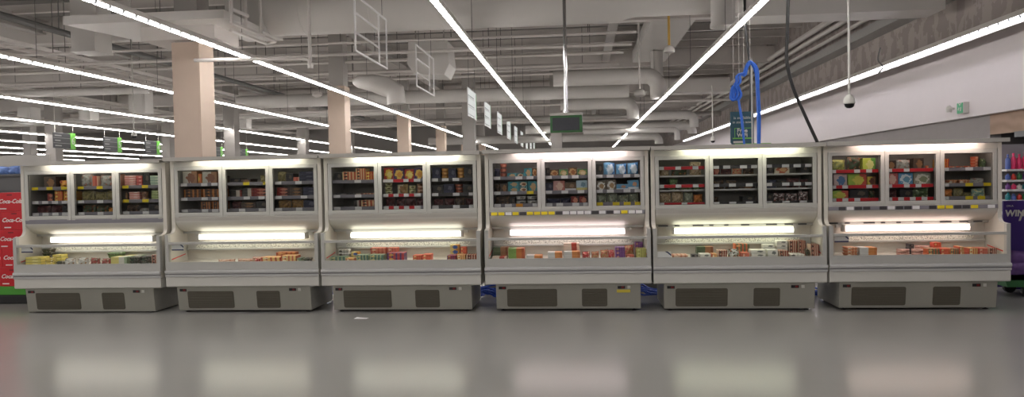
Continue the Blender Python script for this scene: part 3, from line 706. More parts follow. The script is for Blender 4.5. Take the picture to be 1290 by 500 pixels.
# upper shelves: [freezer][door][shelf] = items (design, width, height of one, stack count) ; ('', gap)
U = [
 [[[('', .12), ('brn', .17, .13, 1), ('oyb', .2, .09, 1)], [('', .16), ('drd', .09, .05, 2), ('ryo', .115, .042, 3), ('ryo', .115, .04, 3)], [('mar', .19, .10, 1), ('mar', .19, .10, 1), ('drk', .15, .09, 1)]],
  [[('gry', .17, .15, 1), ('ors', .08, .13, 1), ('gry', .2, .14, 1), ('ors', .05, .15, 1)], [('olv', .18, .12, 1), ('olv', .17, .11, 1), ('olv', .17, .12, 1)], [('dgn', .19, .10, 1), ('dgn', .18, .09, 1), ('oyb', .15, .07, 1)]],
  [[('pnk', .16, .025, 5), ('rpk', .09, .04, 3), ('drk', .1, .15, 1), ('pgn', .17, .03, 4)], [('brn', .05, .11, 1), ('pnk', .15, .025, 4), ('btn', .09, .1, 1), ('', .05), ('ygn', .16, .028, 4)], [('dbr', .18, .09, 1), ('gry', .14, .05, 1), ('drk', .2, .1, 1)]]],
 [[[('pgy', .2, .15, 1), ('ryo', .05, .12, 1), ('pgy', .2, .14, 1), ('drd', .06, .09, 1)], [('bor', .24, .035, 3), ('bor', .26, .035, 3)], [('rtb', .08, .02, 1), ('', .14), ('bor', .14, .035, 3), ('bor', .14, .035, 3)]],
  [[('drk', .14, .06, 1), ('brn', .14, .05, 1), ('', .1), ('olv', .13, .09, 1)], [('wdk', .15, .03, 3), ('wdk', .15, .035, 3), ('drd', .2, .035, 3)], [('mar', .14, .1, 1), ('brn', .2, .03, 3), ('drk', .18, .1, 1)]],
  [[('olv', .12, .12, 1), ('drk', .1, .1, 1), ('ors', .08, .06, 1), ('nvy', .22, .04, 3)], [('drd', .17, .035, 3), ('brn', .17, .035, 3), ('nvy', .18, .035, 3)], [('gld', .18, .1, 1), ('gld', .17, .11, 1), ('nvy', .18, .1, 1)]]],
 [[[('drk', .1, .1, 1), ('fla', .18, .035, 3), ('fla', .13, .035, 4), ('ryo', .13, .035, 3)], [('blk', .18, .03, 1), ('wdk', .18, .025, 1), ('fla', .17, .025, 1)], [('', .24), ('wdk', .08, .03, 3), ('fla', .2, .03, 3)]],
  [[('yrd', .13, .14, 1), ('pye', .14, .13, 1), ('yrd', .13, .12, 1), ('pye', .13, .13, 1)], [('ytb', .1, .045, 3), ('', .05), ('crm', .15, .12, 1), ('ytb', .1, .05, 2), ('btn', .11, .04, 3)], [('mar', .14, .11, 1), ('mar', .13, .1, 1), ('mar', .14, .11, 1), ('mar', .12, .1, 1)]],
  [[('nvy', .11, .13, 1), ('obg', .1, .04, 3), ('nvy', .1, .12, 1), ('obg', .1, .04, 3), ('drk', .12, .13, 1)], [('drk', .14, .1, 1), ('nvy', .14, .11, 1), ('rtb', .11, .035, 3), ('drk', .14, .1, 1)], [('mar', .14, .09, 1), ('mar', .14, .09, 1), ('dbr', .14, .1, 1), ('mar', .12, .09, 1)]]],
 [[[('nbg', .08, .1, 1), ('rtb', .1, .05, 3), ('tea', .13, .05, 1), ('tfd', .1, .05, 1), ('tea', .11, .1, 1), ('bfd', .07, .1, 1)], [('dbr', .08, .1, 1), ('brn', .09, .1, 1), ('tea', .14, .06, 2), ('tfd', .11, .06, 2), ('tea', .12, .12, 1)], [('dbr', .2, .1, 1), ('drk', .06, .09, 1), ('wtb', .14, .05, 2), ('wtb', .14, .05, 2)]],
  [[('drk', .06, .1, 1), ('bfd', .13, .08, 1), ('gfd', .12, .08, 1), ('bfd', .13, .1, 1), ('gfd', .14, .08, 1)], [('nvy', .1, .1, 1), ('sal', .16, .12, 1), ('bwt', .15, .1, 1), ('byl', .15, .12, 1)], [('nbg', .2, .07, 1), ('nbg', .14, .07, 1), ('drd', .11, .09, 1), ('drd', .12, .09, 1)]],
  [[('drk', .09, .13, 1), ('lbl', .15, .14, 1), ('lbl', .14, .13, 1), ('lbl', .14, .14, 1)], [('wrd', .13, .11, 1), ('wrd', .13, .12, 1), ('bws', .15, .07, 1), ('bws', .14, .11, 1)], [('ggn', .14, .11, 1), ('ggn', .14, .11, 1), ('ggn', .14, .1, 1), ('ggn', .13, .11, 1)]]],
 [[[('cbn', .13, .1, 1), ('dgn', .2, .1, 1), ('cbn', .15, .14, 1)], [('', .1), ('gtr', .12, .06, 2), ('gtr', .14, .05, 1), ('gtr', .12, .05, 1)], [('cbn', .17, .11, 1), ('cbn', .15, .12, 1), ('ggn', .12, .11, 1), ('ora', .12, .09, 1)]],
  [[('drd', .1, .09, 1), ('mar', .14, .08, 1), ('rtn', .12, .07, 1), ('dbr', .14, .08, 1)], [('dbr', .15, .1, 1), ('dbr', .14, .09, 1), ('brn', .2, .05, 1)], [('dbr', .08, .06, 1), ('', .25), ('drk', .15, .06, 1)]],
  [[('drk', .1, .08, 1), ('piz', .18, .09, 1), ('', .1), ('drk', .1, .08, 1)], [('nvy', .14, .09, 1), ('drk', .12, .09, 1), ('mar', .16, .1, 1), ('mar', .1, .09, 1)], [('drk', .1, .08, 1), ('wrp', .14, .09, 1), ('wrp', .14, .08, 1), ('wrp', .12, .1, 1)]]],
 [[[('oyl', .2, .12, 1), ('dgn', .17, .14, 1), ('blg', .15, .13, 1)], [('ppb', .04, .1, 1), ('ppb', .16, .13, 1), ('lim', .22, .13, 1), ('ybr', .1, .1, 1)], [('lim', .22, .1, 1), ('drk', .22, .11, 1), ('dgn', .08, .1, 1)]],
  [[('brn', .12, .1, 1), ('gry', .16, .11, 1), ('brn', .12, .12, 1), ('rot', .05, .04, 1)], [('pkr', .15, .13, 1), ('bov', .17, .13, 1), ('gsw', .2, .13, 1)], [('mar', .15, .1, 1), ('drk', .15, .1, 1), ('gwb', .19, .11, 1)]],
  [[('ryo', .1, .035, 3), ('rot', .075, .028, 1), ('rot', .075, .028, 1), ('rot', .075, .028, 1), ('rot', .095, .03, 4), ('gwb', .06, .1, 1)], [('', .08), ('owt', .1, .05, 1), ('owt', .14, .05, 1), ('gry', .16, .06, 1)], [('ora', .16, .1, 1), ('olv', .12, .1, 1), ('olv', .08, .06, 1), ('tyb', .16, .1, 1)]]]]
SHN = ('top', 'middle', 'bottom')
for i in range(6):
    for k in range(3):
        x_lo, x_hi = DX[k][0] + .05, DX[k][1] - .05
        for s in range(3):
            items = U[i][k][s]; tot = sum(t[1] for t in items); room = x_hi - x_lo
            sc = min(1.0, room / tot) if tot else 1
            gap = max(0, room - tot * sc) / max(1, len(items)); x = x_lo; z = PZ.get(i, PZ[0])[s]; n = 0
            for t in items:
                if t[0] == '': x += t[1] * sc + gap; continue
                code, w, h, cnt = t; h *= 1.15; w2 = w * sc - .006; kind = DS[code][0]
                dep = min(.24, w2) if kind == 'tub' else (.10 if kind == 'bag' else .22 if kind == 'tray' else .2)
                yy = .275 + random.uniform(0, .012)
                h = min(h, ((1.85 - z) if s == 0 else (PZ.get(i, PZ[0])[s - 1] - .02 - z)) / cnt)
                for q in range(cnt):
                    lab = '%s %s, %s%s%s, %s shelf, %s door, %s freezer' % (DS[code][5], kind, level(q, cnt), ORD[n], ' stack' if cnt > 1 else ' along', SHN[s], ('first', 'middle', 'third')[k], ORD[i])
                    put(code, FX[i] + x + w2 / 2 + gap / 2 + random.uniform(-.002, .002), Y0 + yy, FZ[i] + z + .0005 + q * (h + .0006), w2, dep, h, lab, 'frozen goods behind the upper doors')
                n += 1; x += w * sc + gap
# wells: (design, x0, width, depth, height of one, stack count, y)
WELL = [
 [('yel', .10, .22, .16, .036, 3, .08), ('ywb', .35, .13, .14, .05, 2, .08), ('yel', .34, .13, .12, .04, 3, .25), ('dgt', .18, .14, .12, .05, 4, .25), ('wcl', .62, .16, .14, .085, 1, .08), ('wcl', .80, .15, .14, .09, 1, .08), ('dgt', .50, .1, .1, .05, 1, .1),
  ('rcr', .97, .13, .14, .09, 1, .09), ('rcr', 1.12, .12, .14, .08, 1, .1), ('gtr', 1.10, .2, .12, .07, 2, .27), ('wyl', 1.28, .22, .18, .05, 2, .08), ('wyl', 1.36, .22, .12, .05, 2, .28), ('dgt', 1.52, .14, .15, .05, 2, .09), ('dgt', 1.68, .13, .15, .055, 2, .09), ('rbr', 1.82, .12, .15, .04, 3, .1)],
 [('bge', .62, .24, .18, .04, 1, .10), ('bge', .88, .24, .18, .045, 1, .10), ('bge', 1.0, .2, .14, .05, 1, .30), ('rbg', 1.13, .07, .1, .05, 1, .08), ('yor', 1.22, .25, .17, .032, 2, .08), ('ort', 1.34, .26, .12, .036, 3, .28), ('yor', 1.48, .2, .17, .04, 2, .08), ('gtl', 1.69, .06, .14, .05, 1, .08), ('dgt', 1.76, .10, .13, .05, 1, .09)],
 [('gtl', .08, .2, .16, .03, 2, .08), ('wht', .12, .16, .1, .045, 3, .26), ('yor', .29, .10, .14, .04, 1, .08), ('gtl', .42, .16, .16, .04, 2, .08), ('gtl', .59, .18, .16, .04, 2, .08), ('orf', .55, .2, .12, .05, 3, .28), ('orf', .77, .13, .12, .05, 3, .28), ('rpu', .81, .22, .16, .05, 2, .09), ('ybl', .30, .1, .1, .05, 2, .28),
  ('oro', 1.14, .11, .16, .035, 2, .08), ('oro', 1.26, .11, .15, .04, 2, .09), ('ybl', 1.58, .12, .10, .06, 3, .26), ('oro', 1.71, .08, .08, .05, 3, .28), ('rpu', 1.57, .11, .16, .032, 2, .08), ('yor', 1.69, .11, .16, .035, 2, .08), ('rbr', 1.81, .13, .15, .035, 2, .08)],
 [('crd', .075, .19, .16, .038, 1, .07), ('dga', .07, .19, .14, .045, 3, .24), ('gor', .28, .2, .17, .046, 3, .08), ('dgt', .06, .01, .01, .01, 0, .3), ('wor', .50, .2, .17, .05, 1, .08), ('wor', .76, .18, .17, .042, 2, .08), ('wor', .96, .2, .16, .045, 2, .08), ('crd', .95, .2, .12, .044, 4, .27),
  ('rbg', 1.18, .10, .13, .09, 1, .08), ('rtn', 1.29, .10, .13, .09, 1, .08), ('rtn', 1.40, .1, .13, .11, 1, .08), ('rbg', 1.49, .09, .12, .10, 1, .09), ('ppl', 1.58, .12, .14, .046, 3, .08), ('orf', 1.71, .1, .14, .04, 1, .08), ('rtn', 1.70, .12, .12, .15, 1, .26), ('ppl', 1.83, .1, .10, .045, 4, .28), ('oli', 1.83, .12, .15, .04, 3, .08)],
 [('peach', .23, .2, .16, .045, 1, .09), ('blk', .46, .08, .12, .045, 1, .09), ('wbx', .56, .13, .16, .05, 1, .09), ('yor', .70, .06, .14, .05, 1, .09), ('dga', .55, .2, .12, .04, 3, .28), ('rbr', .77, .11, .14, .045, 2, .09), ('wgn', .89, .14, .13, .1, 1, .09), ('gro', 1.0, .18, .12, .05, 3, .28), ('orf', 1.05, .09, .14, .06, 1, .09), ('wbx', 1.16, .17, .16, .045, 2, .09),
  ('wbx', 1.35, .12, .16, .09, 1, .09), ('wbx', 1.34, .14, .12, .045, 3, .28), ('rbr', 1.48, .11, .14, .04, 2, .09), ('wht', 1.60, .18, .16, .04, 1, .09), ('wbx', 1.50, .13, .12, .045, 4, .27), ('rbr', 1.64, .1, .12, .045, 4, .27), ('rbr', 1.75, .09, .12, .045, 4, .27), ('dgt', 1.79, .04, .1, .1, 1, .09), ('rbr', 1.84, .1, .14, .05, 3, .09)],
 [('owt', .22, .14, .17, .036, 3, .08), ('wor', .37, .2, .17, .034, 3, .08), ('pbg', .80, .16, .17, .04, 2, .09), ('pbg', .97, .14, .17, .04, 2, .09), ('blk', 1.0, .06, .1, .04, 3, .28), ('pbg', 1.08, .18, .12, .05, 2, .28), ('gro', 1.13, .14, .17, .04, 2, .09), ('oro', 1.28, .09, .17, .04, 2, .09), ('gro', 1.38, .1, .17, .04, 2, .09), ('oro', 1.28, .09, .1, .045, 3, .28), ('yor', 1.49, .05, .15, .05, 2, .09), ('yor', 1.59, .1, .17, .04, 2, .09), ('orf', 1.7, .1, .17, .04, 2, .09), ('rbr', 1.81, .09, .17, .04, 2, .09)]]
for i in range(6):
    order = sorted([t for t in WELL[i] if t[5] > 0], key=lambda t: t[1] + t[2] / 2)
    for n, (code, x0, w, d, h, cnt, y) in enumerate(order):
        kind = DS[code][0]; back = y > .2
        if back: y = .262
        else: d = min(d, .17)
        if kind == 'bag': d = min(d, .1)
        for q in range(cnt):
            w_ = w - .006
            lab = '%s %s, %s%s%s %s, open well, %s freezer' % (DS[code][5], kind, level(q, cnt), ORD[n] if n < len(ORD) else ('fifteenth', 'sixteenth', 'seventeenth', 'eighteenth', 'nineteenth', 'twentieth')[n - len(ORD)], ' stack' if cnt > 1 else ' along', 'at the back' if back else 'at the glass', ORD[i])
            put(code, FX[i] + x0 + w / 2 + random.uniform(-.002, .002), Y0 + y, FZ[i] + .6285 + q * (h + .0006), w_, d, h, lab, 'frozen goods in the open wells')
# ------------------------------------------------------------------ ceiling services
def ar(c, r, a0, a1, n=8, plane='xz'):
    out = []
    for i in range(n + 1):
        t = math.radians(a0 + (a1 - a0) * i / n)
        out.append((c[0] + r * math.cos(t), c[1], c[2] + r * math.sin(t)) if plane == 'xz' else (c[0] + r * math.cos(t), c[1] + r * math.sin(t), c[2]))
    return out
def duct_thing(label, build, cat='duct', name='hanging_duct', m=DUCT, smooth=True):
    o = obj(name, build.mesh(name, m, smooth=smooth)); tag(o, label, cat); return o
def seams(b, p0, p1, r, step=1.1, n=20):
    a, c = Vector(p0), Vector(p1); L = (c - a).length; d = (c - a) / L; k = int(L / step)
    for i in range(1, k + 1):
        p = a + d * (i * step - step * .5); b.tube([p - d * .02, p + d * .02], r + .012, n)
# big round duct across the front
DY = 15.4
zc = at(560, 34, DY - .2).z + .53
def X_(u, y, v=100): return at(u, v, y).x
b = MB(); xl, xm, xr = X_(345, DY), X_(772, DY), X_(935, DY)
b.tube([(xl, DY, zc), (xm, DY, zc), (xm + .5, DY, zc), (xr - .02, DY, zc)], .53, 28, rs=[.53, .53, .43, .43]); seams(b, (xl, DY, zc), (xm, DY, zc), .53, 1.5, 28)
big = duct_thing('largest pale grey round duct across the top of the picture', b)
b = MB(); b.box(-.3, .12, -.56, -.5 + .1, .0, .6); obj('duct_saddle', b.mesh('duct_saddle', DUCT), big, (X_(690, DY), DY, zc + .15))
zb = at(1040, 17, DY - .4).z
duct_thing('flat rectangular duct reaching the right wall beside the large round duct', MB().box(xr, 7.15, DY - .4, DY + .4, zb, zb + .6), smooth=False)
p = at(911, 33, 14.4)
b = MB(); b.tube([(p.x, 14.4, p.z), (p.x, 14.4, ZC)], .23, 20); b.tube([(p.x, 14.4, p.z - .02), (p.x, 14.4, p.z + .05)], .245, 20)
duct_thing('short vertical pale duct dropping above the blue cable bundle', b)
# box-ended stretch left of the big duct
b = MB(); b.box(X_(298, DY), xl - .015, DY - .45, DY + .6, zc - .52, zc + .5)
duct_thing('boxy grey duct end joining the largest round duct', b, smooth=False)
# flat duct running away from the camera
duct_thing('wide flat white duct running lengthwise under the roof beams', MB().box(2.15, 3.42, 16.6, 30, 6.15, 6.6), smooth=False)
def hduct(u0, u1, v, y, dia_px, label, elbow=None, vend=None, cap=True):
    r = dia_px / 2 / F * y
    a, c = at(u0, v + .0196 * (u1 - u0) * 0, y), at(u1, v, y)
    z = c.z; b = MB(); pts = [(a.x, y, z)]
    if elbow:
        R = r * 1.5; pts += [(c.x - R, y, z)] + ar((c.x - R, y, z - R), R, 90, 0, 8)[1:]
        pts += [(c.x, y, at(u1, vend, y).z)]
    else: pts += [(c.x, y, z)]
    b.tube(pts, r, 22)
    seams(b, (a.x, y, z), (c.x - (r * 1.5 if elbow else 0), y, z), r, 1.8, 22)
    return duct_thing(label, b)
hduct(697, 829, 95, 24.5, 20, 'round white duct bending down, highest of the elbows near the black screen', True, 124)
hduct(300, 792, 114, 28, 17, 'long pale round duct crossing behind the white hanging panels', False)
hduct(706, 797, 129, 31.2, 15, 'round white elbow duct directly above the black screen', True, 150)
hduct(805, 874, 144, 34.5, 11, 'pale round duct with drooping end near the dome camera pole by the bulkhead', True, 160)
hduct(662, 872, 158, 40, 11, 'far pale round duct low over the freezers behind the black screen', True, 168)
hduct(540, 830, 171, 46, 10, 'farthest round duct low above the freezers', True, 181)
hduct(735, 853, 163, 37, 7, 'small far elbow duct beside the second light strip', True, 176)
b = MB(); a, c = at(822, 103, 29.5), at(917, 116, 29.5); b.box(a.x, c.x, 29.2, 30.0, c.z, a.z); b.box(c.x - .03, c.x + .02, 29.15, 30.05, c.z - .03, a.z + .03)
duct_thing('rectangular pale duct with flat end left of the blue cable bundle', b, smooth=False)
a = at(828, 123, 26.5); b = MB(); b.tube([(a.x, 26.5, a.z), (a.x, 26.5, 6.1)], .22, 18); duct_thing('vertical pale duct drop behind the second light strip', b)
# air handling cassette and flexible boot
ac = empty('hanging_air_unit', at(539, 72, 20), 'boxy white air unit hanging behind the second empty sign frame', 'air conditioner')
b = MB(); b.prism([(-.55, .45), (.55, .45), (.6, -.2), (.45, -.5), (-.42, -.45), (-.58, -.15)], 0, 1.1, axis='y'); obj('unit_body', b.mesh('unit_body', DUCT, bevel=.02), ac)
obj('unit_hanger', MB().tube([(-.4, .3, .45), (-.4, .3, 2.3)], .02, 6).mesh('unit_hanger', PAINT2), ac); obj('unit_hanger', MB().tube([(.4, .3, .45), (.4, .3, 2.3)], .02, 6).mesh('unit_hanger', PAINT2), ac)
b = MB(); c0 = at(445, 104, 19.3)
b.tube([c0 + Vector((0, 0, 0)), c0 + Vector((.12, 0, .02)), c0 + Vector((.5, 0, -.02)), c0 + Vector((.9, 0, -.14)), c0 + Vector((1.15, 0, -.28)), c0 + Vector((1.18, 0, -.62))], .2, 18, rs=[.06, .16, .23, .27, .27, .25])
duct_thing('bulbous white duct boot curving down beside the second wooden column', b)
# bulkhead plenum and trays over the first column
pl = empty('hanging_plenum', (-7.7, 14.1, 4.46), 'wide white ceiling plenum on top of the nearest wooden column', 'plenum')
zt = at(180, 16, 13.1).z - 4.46; zb_ = at(180, 27, 13.1).z - 4.46
xa, xb = X_(82, 13.1) + 7.7, X_(284, 13.1) + 7.7
b = MB(); b.add([(xa, -1.0, zb_), (xb, -1.0, zb_), (xb - .1, .7, zb_ - .02), (xa + .5, .7, zb_ - .02), (xa, -1.0, zt), (xb, -1.0, zt), (xb, .7, zt), (xa, .7, zt)], [(0, 3, 2, 1), (4, 5, 6, 7), (0, 1, 5, 4), (1, 2, 6, 5), (2, 3, 7, 6), (3, 0, 4, 7)])
obj('plenum_body', b.mesh('plenum_body', DUCT), pl)
obj('plenum_flange', MB().box(-.75, .75, -.55, .45, -.0, zb_).mesh('plenum_flange', PAINT), pl)
for x in (xa + .3, xa + 1.0, 1.0): obj('plenum_hanger', MB().box(x - .025, x + .025, -.5, -.45, zt, 3.1).mesh('plenum_hanger', PAINT), pl)
def tray(p0, p1, w, label, rungs=True, name='hanging_cable_tray', m=PAINT):
    a, c = Vector(p0), Vector(p1); d = (c - a); L = d.length; d /= L; s = d.cross(Vector((0, 0, 1))).normalized() * w / 2
    b = MB()
    for sg in (-1, 1):
        q = [a + s * sg, c + s * sg]
        vs = [q[0] + Vector((0, 0, 0)), q[1], q[1] + Vector((0, 0, .1)), q[0] + Vector((0, 0, .1))]; o = s.normalized() * .012
        vs = vs + [v + o for v in vs]
        b.add(vs, [(0, 1, 2, 3), (7, 6, 5, 4), (0, 4, 5, 1), (1, 5, 6, 2), (2, 6, 7, 3), (3, 7, 4, 0)])
    k = int(L / .45)
    for i in range(k + 1):
        p = a + d * (i * L / k) + Vector((0, 0, .03)); b.tube([p - s, p + s], .018, 5)
    o = obj(name, b.mesh(name, m)); tag(o, label, 'cable tray'); return o
def perspective_line(u, v, z):                        # x of a line running along y that passes pixel (u,v) at height z
    d = at(u, v, 1.0) - Vector((0, 0, EYE)); t = (z - EYE) / d.z; return d.x * t, d.y * t
x, y = perspective_line(30, 62, 5.2); T1 = x; tray((x, 10, 5.2), (x, 44, 5.2), .6, 'ladder cable tray running above the light strip first behind the columns')
x, y = perspective_line(60, 120, 5.2); T2 = x; tray((x, 14, 5.2), (x, 50, 5.2), .5, 'ladder cable tray above the light strip second behind the columns')
x, y = perspective_line(40, 30, 5.27)
b = MB(); b.tube([(x, 10, 5.27), (x, 40, 5.27)], .08, 10)
for q in range(12, 40, 4): b.tube([(x, q, 5.32), (x, q, 7.35)], .012, 5)
tag(obj('hanging_pipe', b.mesh('hanging_pipe', DARKPIPE)), 'dark grey pipe running lengthwise behind the white vertical duct', 'pipe')
p = at(116, 67, 15.6); b = MB(); b.box(p.x - .28, p.x + .28, 15.3, 15.9, p.z, 7.3); b.box(p.x - .3, p.x + .3, 15.28, 15.92, p.z - .01, p.z + .04)
duct_thing('white vertical square duct drop before the dark pipe', b, smooth=False)
# suspended angle frame right of the plenum
fr = empty('hanging_rail_support', at(310, 40, 13.6), 'white suspended angle iron support between the nearest column and the large duct', 'support')
P0 = at(310, 40, 13.6)
def bar(a, c, w=.03): return MB().tube([a - P0, c - P0], w, 6)
for (u0, v0, y0, u1, v1, y1) in ((291, 28, 12.6, 347, 52, 14.4), (291, 38, 12.8, 335, 55, 14.4), (291, 11, 12.6, 312, 20, 13.3), (347, 52, 14.4, 335, 55, 14.4)):
    obj('frame_bar', bar(at(u0, v0, y0), at(u1, v1, y1), .035).mesh('frame_bar', PAINT), fr)
for (u, v, y) in ((292, 28, 12.6), (310, 36, 13.3), (329, 44, 13.9)):
    q = at(u, v, y); obj('frame_post', MB().tube([q - P0, Vector((q.x, q.y, 7.3)) - P0], .03, 6).mesh('frame_post', PAINT), fr)
# white pipe with elbow
q0, q1, q2 = at(245, 76, 13.0), at(384, 74, 13.0), at(391, 83, 13.0)
b = MB(); b.tube([q0, q1, at(389, 76, 13.0), q2], .035, 8); b.tube([at(391, 85, 13.0), (q2.x, 13.0, 7.3)], .035, 8); b.tube([at(391, 86, 13.0), at(391, 80, 13.0)], .055, 8)
tag(obj('hanging_pipe', b.mesh('hanging_pipe', PAINT)), 'white pipe with elbow and drop behind the third light strip', 'pipe')
# sprinkler and conduit lines across the room with hanger rods
lines_ = [(43, 17.5, .03, 'nearest thin pipe across the room under the largest duct'), (58, 19.0, .045, 'second thin pipe crossing behind the largest duct'), (68, 22.5, .05, 'third thin pipe crossing behind the empty sign frames'),
          (82, 25.0, .06, 'fourth thin pipe crossing near the elbow ducts'), (92, 27.0, .05, 'fifth thin pipe crossing near the elbow ducts'), (131, 32, .06, 'sixth thin pipe crossing low above the white hanging panels'),
          (148, 36.3, .12, 'wide grey conduit crossing behind the black screen'), (152, 42, .1, 'far grey conduit crossing low behind the black screen')]
for k, (v, y, r, lb) in enumerate(lines_):
    q = at(715, v, y); b = MB(); x1 = 1.4 if y < 30 else 6.9
    b.tube([(-19.2 if k == 6 else -24, y, q.z), (x1, y, q.z)], r, 8)
    o = obj('hanging_pipe', b.mesh('hanging_pipe', PAINT if k != 6 else PAINT2)); tag(o, lb, 'pipe')
    rod = cached(('rod', k), lambda: MB().tube([(0, 0, 0), (0, 0, 7.4 - q.z)], .01, 5).mesh('hanger_rod', DARKPIPE))
    for j in range(9): obj('hanger_rod', rod, o, ((-18.5 if k == 6 else -22) + j * 2.75 + random.uniform(-.5, .5), y, q.z))
# left field: more crossing ducts behind the rows of lights
for (u0, u1, v, y, d, lb) in ((-80, 190, 113, 24, 10, 'pale duct crossing between light strips over the aisle signs'), (-40, 205, 150, 36.9, 9, 'pale duct low behind the first aisle sign'), (250, 410, 156, 38, 8, 'pale duct low between the first and second wooden columns'), (250, 500, 140, 33, 9, 'pale duct crossing behind the second wooden column')):
    hduct(u0, u1, v + .0196 * (715 - u1) * 0, y, d, lb)
for (u, v, y, w, h) in ((172, 122, 28.3, .7, 1.3), (300, 150, 34, .8, .9), (106, 142, 29, .5, .6), (30, 145, 29, .6, .7)):
    q = at(u, v, y); o = obj('hanging_air_unit', MB().box(-w / 2, w / 2, 0, .6, -h / 2, h / 2).box(-w * .35, w * .35, -.02, 0, -h * .3, h * .3).mesh('air_unit', DUCT, bevel=.02), None, q)
    tag(o, {172: 'white air unit hanging left of the nearest wooden column', 300: 'white air unit hanging low right of the nearest wooden column', 106: 'small white box over the second aisle sign', 30: 'small white box over the first aisle sign'}[u], 'air unit')
for k, (xx, zz) in enumerate(((T1, 5.285), (T2, 5.285))):
    rnd = random.Random(k); pts = []; y = (20, 14)[k]
    while y < (42, 25)[k]: pts.append((xx + rnd.uniform(-.1, .1), y, zz + rnd.uniform(0, .04))); y += 1.3
    tag(obj('hanging_cable', MB().tube(pts, .03, 6).mesh('tray_cable', DARKPIPE, smooth=True)), 'dark loose cable lying along the ladder tray, %s the columns' % ('closer to', 'farther from')[k], 'cable')
# right wall services
for (u, v, z, r, lb) in ((1060, 17, 6.1, .09, 'upper white pipe running along the right wall'), (1062, 28, 5.85, .07, 'middle white pipe running along the right wall'), (1060, 42, 5.5, .05, 'lower thin pipe running along the right wall')):
    x, _ = perspective_line(u, v, z); x = min(x, 7.45)
    tag(obj('hanging_pipe', MB().tube([(x, 9, z), (x, 60, z)], r, 10).mesh('hanging_pipe', PAINT)), lb, 'pipe')
q = 5.05
tag(obj('hanging_cable_tray', MB().prism([(7.18, q), (7.6, q), (7.6, q + .04), (7.2, q + .04), (7.2, q + .22), (7.18, q + .22)], 7, 60, axis='y').mesh('wall_tray', [mat('galvanised_tray', (158, 157, 153), .45, .1)])), 'galvanised cable tray along the right wall above the bulkhead light', 'cable tray')
struct('window_1', MB().box(7.5, 7.62, 7.0, 10.3, 4.25, 5.1).box(7.44, 7.5, 9.4, 9.44, 4.25, 5.1).mesh('window_dark', mat('dark_window', (44, 44, 46), .25)))
CABLE = mat('black_cable', (34, 33, 32), .5)
def cable(pts, r, label, m=CABLE, name='hanging_cable', cat='cable'):
    P = [Vector(p) for p in pts]; out = []
    for i in range(len(P) - 1):
        a, b_, c, d = P[max(0, i - 1)], P[i], P[i + 1], P[min(len(P) - 1, i + 2)]
        for k in range(6):
            t = k / 6; out.append(.5 * ((2 * b_) + (c - a) * t + (2 * a - 5 * b_ + 4 * c - d) * t * t + (3 * b_ - a - 3 * c + d) * t ** 3))
    out.append(P[-1]); o = obj(name, MB().tube(out, r, 6).mesh(name, m, smooth=True)); tag(o, label, cat); return o
cable([at(993, -14, 9.95), at(992, 40, 9.95), at(991, 75, 9.95), at(999, 110, 9.95), at(1014, 145, 9.95), at(1031, 182, 9.95)], .022, 'black cable hanging in a curve down onto the freezer tops')
cable([at(938, -6, 12.4), at(939, 32, 12.4), at(944, 75, 12.4), at(946, 110, 12.4), at(944, 150, 12.4)], .022, 'black cable hanging straight behind the blue cable bundle')
cable([at(1109, 60, 10.9), at(1106, 75, 10.9), at(1112, 84, 10.9), at(1107, 92, 10.9)], .01, 'thin grey wire loop on the patched block wall', DARKPIPE)
cable([(7.55, 10.9, 4.9), (7.5, 10.9, 4.6), (7.52, 10.7, 4.35), (7.5, 10.85, 4.15)], .012, 'loose dark wire drooping beside the wall tray', DARKPIPE)
# hanging domes
def dome(u, v, y, rod_u_v, label, yellow=False):
    q = at(u, v, y); r = 7.0 / F * y
    o = empty('pendant_dome', q, label, 'dome', None)
    obj('dome_shell', MB().lathe([(r * .3, r * .95), (r * .75, r * .7), (r, r * .15), (r, 0), (r * .97, -.03), (r * .9, -.03)], n=20).mesh('dome_shell', DUCT, smooth=True), o)
    obj('dome_base', MB().lathe([(r * .9, -.03), (r * .7, -r * .35), (r * .2, -r * .45)], n=20).mesh('dome_base', PAINT2, smooth=True), o)
    obj('dome_rod', MB().tube([(0, 0, r * .9), (0, 0, 7.3 - q.z)], .028, 8).mesh('dome_rod', mat('yellow_rod', (196, 156, 70), .5) if yellow else PAINT), o)
dome(843, 64, 16.5, None, 'pale dome hanging from a yellow rod under the flat duct', True)
dome(806, 119, 22.5, None, 'pale dome hanging in front of the elbow ducts')
for (u, v, y, lb) in ((400, 120, 24, 'smoke detector disc beside the second wooden column'),):
    q = at(u, v, y); o = obj('ceiling_smoke_detector', MB().lathe([(.04, .1), (.16, .08), (.18, .0), (.12, -.05), (.05, -.07)], n=18).tube([(0, 0, .08), (0, 0, 7.35 - q.z)], .012, 5).mesh('detector', PAINT), None, q); tag(o, lb, 'smoke detector')
# camera poles
def dome_cam(u, v, y, label, top=None):
    q = at(u, v, y); o = empty('hanging_camera', q, label, 'security camera')
    obj('camera_pole', MB().tube([(0, 0, .06), (0, 0, (top or 7.3) - q.z)], .017, 8).mesh('camera_pole', WHITE), o)
    obj('camera_housing', MB().lathe([(.03, .12), (.05, .1), (.075, .06), (.078, 0), (.07, -.01)], n=20).mesh('camera_housing', WHITE, smooth=True), o)
    obj('camera_lens', MB().lathe([(.068, -.01), (.058, -.045), (.035, -.065), (.01, -.07)], n=20).mesh('camera_lens', BLACK, smooth=True), o)
dome_cam(1070, 130, 10.6, 'white dome camera on a long pole in front of the bulkhead wall')
dome_cam(898, 177, 23, 'small dome camera on a thin white pole left of the wifi sign', 4.4)
dome_cam(169, 171, 20.3, 'dome camera hanging left of the nearest wooden column over a green aisle sign')
